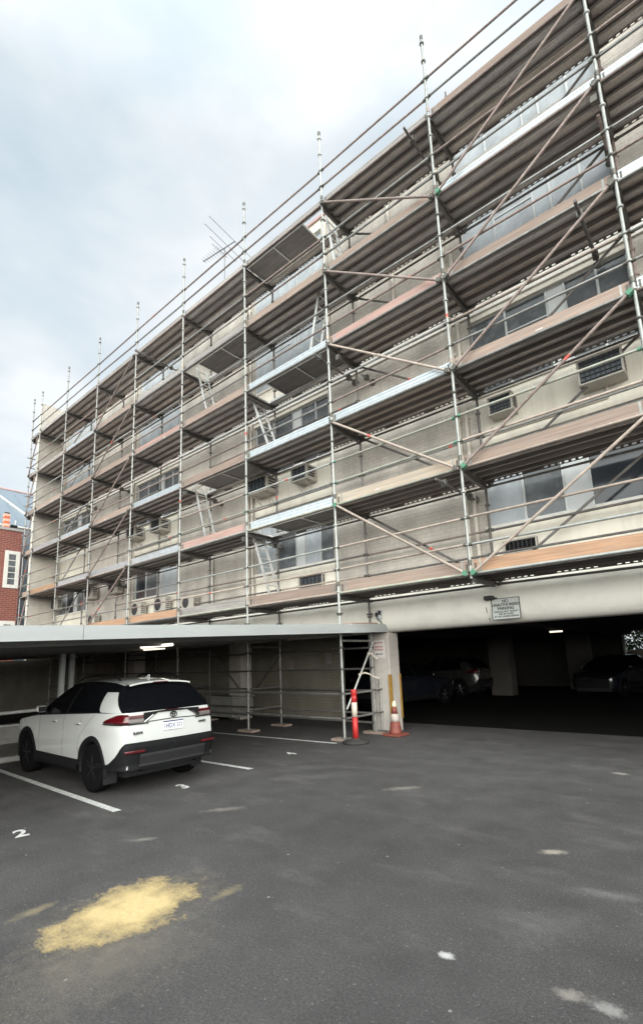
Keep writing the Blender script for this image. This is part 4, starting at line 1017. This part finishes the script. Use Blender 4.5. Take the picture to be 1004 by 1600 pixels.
    for uw in UW:
        for sg in (-1, 1):
            w = MB(); o = (2.3-uw, sg*.80, WR); k = sg
            w.lathe(o, [(.235, -.10*k), (.315, -.112*k), (.352, -.098*k), (.362, -.06*k), (.362, .06*k), (.352, .098*k), (.315, .112*k), (.235, .10*k)], 'tyre', 36, 'Y'); Wl = w.build('wheel', c)
            r = MB(); r.lathe(o, [(.236, -.09*k), (.236, .095*k), (.222, .10*k), (.212, .07*k), (.205, -.02*k), (.05, -.03*k), (.0005, -.03*k)], 'rim_dark', 36, 'Y')
            for s in range(5):
                for da in (-9, 9):
                    a = R(s*72+18+da); a2 = R(s*72+18+da*.6); p0 = Vector((o[0]+.05*math.cos(a2), o[1]+.085*k, o[2]+.05*math.sin(a2))); p1 = Vector((o[0]+.216*math.cos(a), o[1]+.088*k, o[2]+.216*math.sin(a)))
                    r.tube(p0, p1, .022, 'rim_dark', 6, .016)
            r.lathe(o, [(.06, .05*k), (.055, .10*k), (.03, .105*k), (.0005, .105*k)], 'rim_dark', 16, 'Y'); r.build('rim', Wl)
            if uw < 1:
                f = MB(); f.box((2.3-uw+.40, sg*.80-.11, .16), (2.3-uw+.412, sg*.80+.11, .46), 'black_plastic'); f.build('mud_flap', c)
    for sg in (-1, 1):        # mirrors, handles, shut lines, roof rails
        b = MB(); b.bbox((2.3-3.0, sg*.96-.085, 1.14), (2.3-2.89, sg*.96+.085, 1.25), 'car_white', .03); b.box((2.3-2.99, sg*.84-.06, 1.10), (2.3-2.92, sg*.84+.06, 1.14), 'car_cladding'); M = b.build('mirror', c)
        b = MB(); b.box((2.3-2.889, sg*.96-.07, 1.15), (2.3-2.886, sg*.96+.07, 1.24), 'car_glass'); b.build('mirror_glass', M)
        for u in (1.52, 2.45):
            b = MB(); v = vz(u, 1.01); b.bbox((2.3-u-.10, sg*(v+.012)-.014, .995), (2.3-u+.10, sg*(v+.012)+.014, 1.022), 'car_white', .008)
            b.box((2.3-u-.06, sg*(v+.003)-.003, .98), (2.3-u+.05, sg*(v+.003)+.003, .995), 'car_cladding'); b.build('door_handle', c)
        for pts in ([(2.08, .47), (2.08, .7), (2.07, 1.12)], [(3.05, .47), (3.1, .7), (3.08, 1.06)], [(1.44, .50), (1.50, .70), (1.42, .84), (1.20, 1.0), (1.0, 1.17)]):
            b = MB(); rows = []
            for (u1, z1), (u2, z2) in zip(pts, pts[1:]):
                n = 6
                for k in range(n+1):
                    u, z = u1+(u2-u1)*k/n, z1+(z2-z1)*k/n; rows.append([CP(u-.004, sg*(vz(u, z)+.0025), z), CP(u+.004, sg*(vz(u, z)+.0025), z)])
            b.grid(rows, 'black_plastic'); b.build('door_gap', c)
        b = MB(); rp = [(.82, 1.68), (.90, 1.722), (1.2, 1.746), (1.6, 1.754), (2.0, 1.742), (2.18, 1.715), (2.26, 1.68)]
        b.path([(2.3-u, sg*.56, z) for u, z in rp], .018, 'car_cladding', 8); b.build('roof_rail', c)
    b = MB()                  # tailgate gap
    for sg in (-1, 1):
        rows = []
        for z in (.78, .85, .92, .99, 1.05, 1.12, 1.19):
            r = []
            for i in (11, 12):
                p = rear_path(z, .003); q = p[11].lerp(p[12], .35 if i == 11 else .55); r.append((2.3-q.x, sg*q.y, z))
            rows.append(r)
        b.grid(rows, 'black_plastic')
    b.build('tailgate_gap', c)
    b = MB(); b.prism([(0, 0), (.14, 0), (.02, .075), (0, .07)], -.008, .008, 'car_white', lambda x, z, y: (2.3-.86-x*1.2, y, 1.68+z)); b.build('roof_fin', c)
    # plate, badge, letters (turned to face the rear)
    xr = lambda v, z, o=.0: 2.3-D(.05, v, z)+o
    th = math.atan(.115); zp = .962; xp = xr(0, zp, .010)
    b = MB(); b.box((xp-.004, -.186, zp-.067), (xp+.004, .186, zp+.067), 'plate_white', Matrix.Rotation(-th, 3, 'Y')); b.box((xp-.002, -.186, zp+.050), (xp+.006, .186, zp+.067), 'plate_blue', Matrix.Rotation(-th, 3, 'Y'), (xp, 0, zp)); Pl = b.build('number_plate', c)
    up = (-math.sin(th), 0, math.cos(th))
    place_text('lettering', '1HDX 371', .098, 'plate_blue', (xp+.0055, 0, zp-.010), (0, 1, 0), up, Pl, .82, .001, .001)
    b = MB(); zb_ = 1.125; xb = xr(0, zb_, .030)
    for (ry, rz, dz) in ((.062, .042, 0), (.020, .040, 0), (.044, .016, .018)):
        for k in range(24):
            a, a2 = 2*math.pi*k/24, 2*math.pi*(k+1)/24
            b.tube((xb, ry*math.cos(a), zb_+dz+rz*math.sin(a)), (xb, ry*math.cos(a2), zb_+dz+rz*math.sin(a2)), .006, 'car_cladding', 5)
    b.build('badge', c)
    place_text('model_lettering', 'RAV4', .062, 'car_cladding', (xr(-.62, .88, .012), -.62, .90), (-.05, 1, 0), (-.1, 0, 1), c, 1.1, .002, .002)
    place_text('drive_lettering', 'AWD', .055, 'car_cladding', (xr(.62, .93, .012), .58, .955), (.07, 1, 0), (-.1, 0, 1), c, 1.1, .002, .002)
    return c
car = make_car((-6.12-2.3*.875, 4.05, 0), 'white five door car with black wheel arches parked nose in under the carport')
car.scale = (.875, .845, .875)
SK = ('number_plate', 'model_lettering', 'drive_lettering', 'badge')
def garage_car(loc, rz, mt, label, sc=(1, 1, 1)):
    o = copy_tree(car, None, SK); o.location = loc; o.rotation_euler = (0, 0, rz); o.scale = sc
    tag(o, label, 'car', 'cars in the dark parking level')
    for ch in kids(o):
        for s in ch.material_slots:
            if s.material and s.material.name == 'car_white': s.link = 'OBJECT'; s.material = MATS[mt]
        for g in kids(ch):
            if g.name.startswith('rim') and mt != 'car_white':
                for s in g.material_slots: s.link = 'OBJECT'; s.material = MATS['rim_alloy']
    return o
garage_car((-9.15, 15.1, .004), R(-102), 'car_dark', 'dark car in the gloom just behind the cream pillar', (.875, .875, .875))
garage_car((-9.9, 19.4, .004), 0, 'car_silver', 'silver car in the gloom left of the inner column', (.9, .9, .92))
garage_car((-3.9, 21.6, .004), R(80), 'car_dark', 'dark car deep in the parking level before the bright opening', (.875, .875, .86))

# shrub seen through the opening at the far end of the parking level
sh = empty('shrub', 'leafy green shrub beyond the far opening of the parking level', 'shrub', (-4.2, 29.6, 0)); b = MB(); r2 = random.Random(3)
for k in range(2600):
    p = Vector((r2.gauss(0, 1.1), r2.gauss(0, .5), abs(r2.gauss(2.0, .8)))); a = Vector((r2.uniform(-1, 1), r2.uniform(-1, 1), r2.uniform(-1, 1))).normalized(); c_ = a.cross(Vector((r2.uniform(-1, 1), .3, .5))).normalized()
    b.add([p-a*.12, p+c_*.05, p+a*.12, p-c_*.05], [(0, 1, 2, 3)], 'leaf')
b.build('foliage', sh, None, False)
for k in range(6):
    b = MB(); b.tube((r2.uniform(-.3, .3), 0, 0), (r2.uniform(-.8, .8), r2.uniform(-.4, .4), r2.uniform(1.5, 2.4)), .03, 'bark', 6, .01); b.build('stem', sh)
b = MB(); b.box((-9, 28.3, 0), (2, 28.5, 1.62), 'brick_inner'); tag(b.build('garden_wall'), 'pale brick wall seen through the far opening of the parking level', 'wall')

# ------------------------------------------------------------------ light and sky
SUN_EL, SUN_AZ = R(19), R(48)       # azimuth from -y (behind the camera) towards +x
sd = Vector((math.cos(SUN_EL)*math.sin(SUN_AZ), -math.cos(SUN_EL)*math.cos(SUN_AZ), math.sin(SUN_EL)))
gd_ = Vector((math.cos(R(11))*math.sin(R(42)), -math.cos(R(11))*math.cos(R(42)), math.sin(R(11))))
ld = bpy.data.lights.new('sun', 'SUN'); ld.energy = 1.5; ld.angle = R(60); ld.color = (1, .945, .86)
lo = bpy.data.objects.new('sun', ld); COL.objects.link(lo); lo.rotation_euler = sd.to_track_quat('Z', 'Y').to_euler(); lo.location = (10, -20, 40)
w = bpy.data.worlds.new('World'); S.world = w; w.use_nodes = True; t = NT(w)
bg = t.n['Background']
sky = t.node('ShaderNodeTexSky', sky_type='NISHITA'); sky.sun_disc = False; sky.sun_elevation = SUN_EL; sky.sun_rotation = math.atan2(sd.x, sd.y)
dirv = t.node('ShaderNodeTexCoord').outputs['Generated']
nrm = t.node('ShaderNodeVectorMath', operation='NORMALIZE'); t.link(dirv, nrm.inputs[0])
sp = t.node('ShaderNodeSeparateXYZ'); t.link(nrm.outputs[0], sp.inputs[0])
n1 = t.noise(t.scaled(nrm.outputs[0], (1.0, 1.0, 1.7)), 2.6, 4, .45)
n2 = t.noise(t.scaled(nrm.outputs[0], (1, 1, 2.2)), 6.5, 6, .55)
f = t.math('ADD', t.math('MULTIPLY', n1, .75), t.math('MULTIPLY', n2, .25))
cl = t.ramp(f, [(.34, (.70, .80, .865)), (.44, (.81, .89, .945)), (.53, (.94, .98, 1.01)), (.62, (1.10, 1.11, 1.11))])
# sky glow added out of view behind the camera to brighten the facade
dp = t.node('ShaderNodeVectorMath', operation='DOT_PRODUCT'); t.link(nrm.outputs[0], dp.inputs[0]); dp.inputs[1].default_value = gd_
gl = t.ramp(dp.outputs['Value'], [(.22, 0.0), (.85, 1.0)])
cl = t.mix(1.0, cl, t.mix(gl, (1, 1, 1), (5.0, 4.75, 4.3)), 'MULTIPLY')
cl = t.mix(1.0, cl, (.965, 1.0, 1.02), 'MULTIPLY')
zn = t.ramp(sp.outputs[2], [(.78, 1.0), (.98, 1.7)])
cl = t.mix(1.0, cl, zn, 'MULTIPLY')
nish = t.mix(1.0, sky.outputs[0], (.1, .1, .1), 'MULTIPLY')
t.link(t.mix(.88, nish, cl), bg.inputs['Color']); bg.inputs['Strength'].default_value = 1.0

S.view_settings.view_transform = 'Standard'; S.view_settings.look = 'None'; S.view_settings.exposure = 0; S.view_settings.gamma = 1
S.render.engine = 'CYCLES'; S.cycles.max_bounces = 6; S.cycles.diffuse_bounces = 3; S.cycles.glossy_bounces = 3; S.cycles.caustics_reflective = False; S.cycles.caustics_refractive = False
S.cycles.use_denoising = True
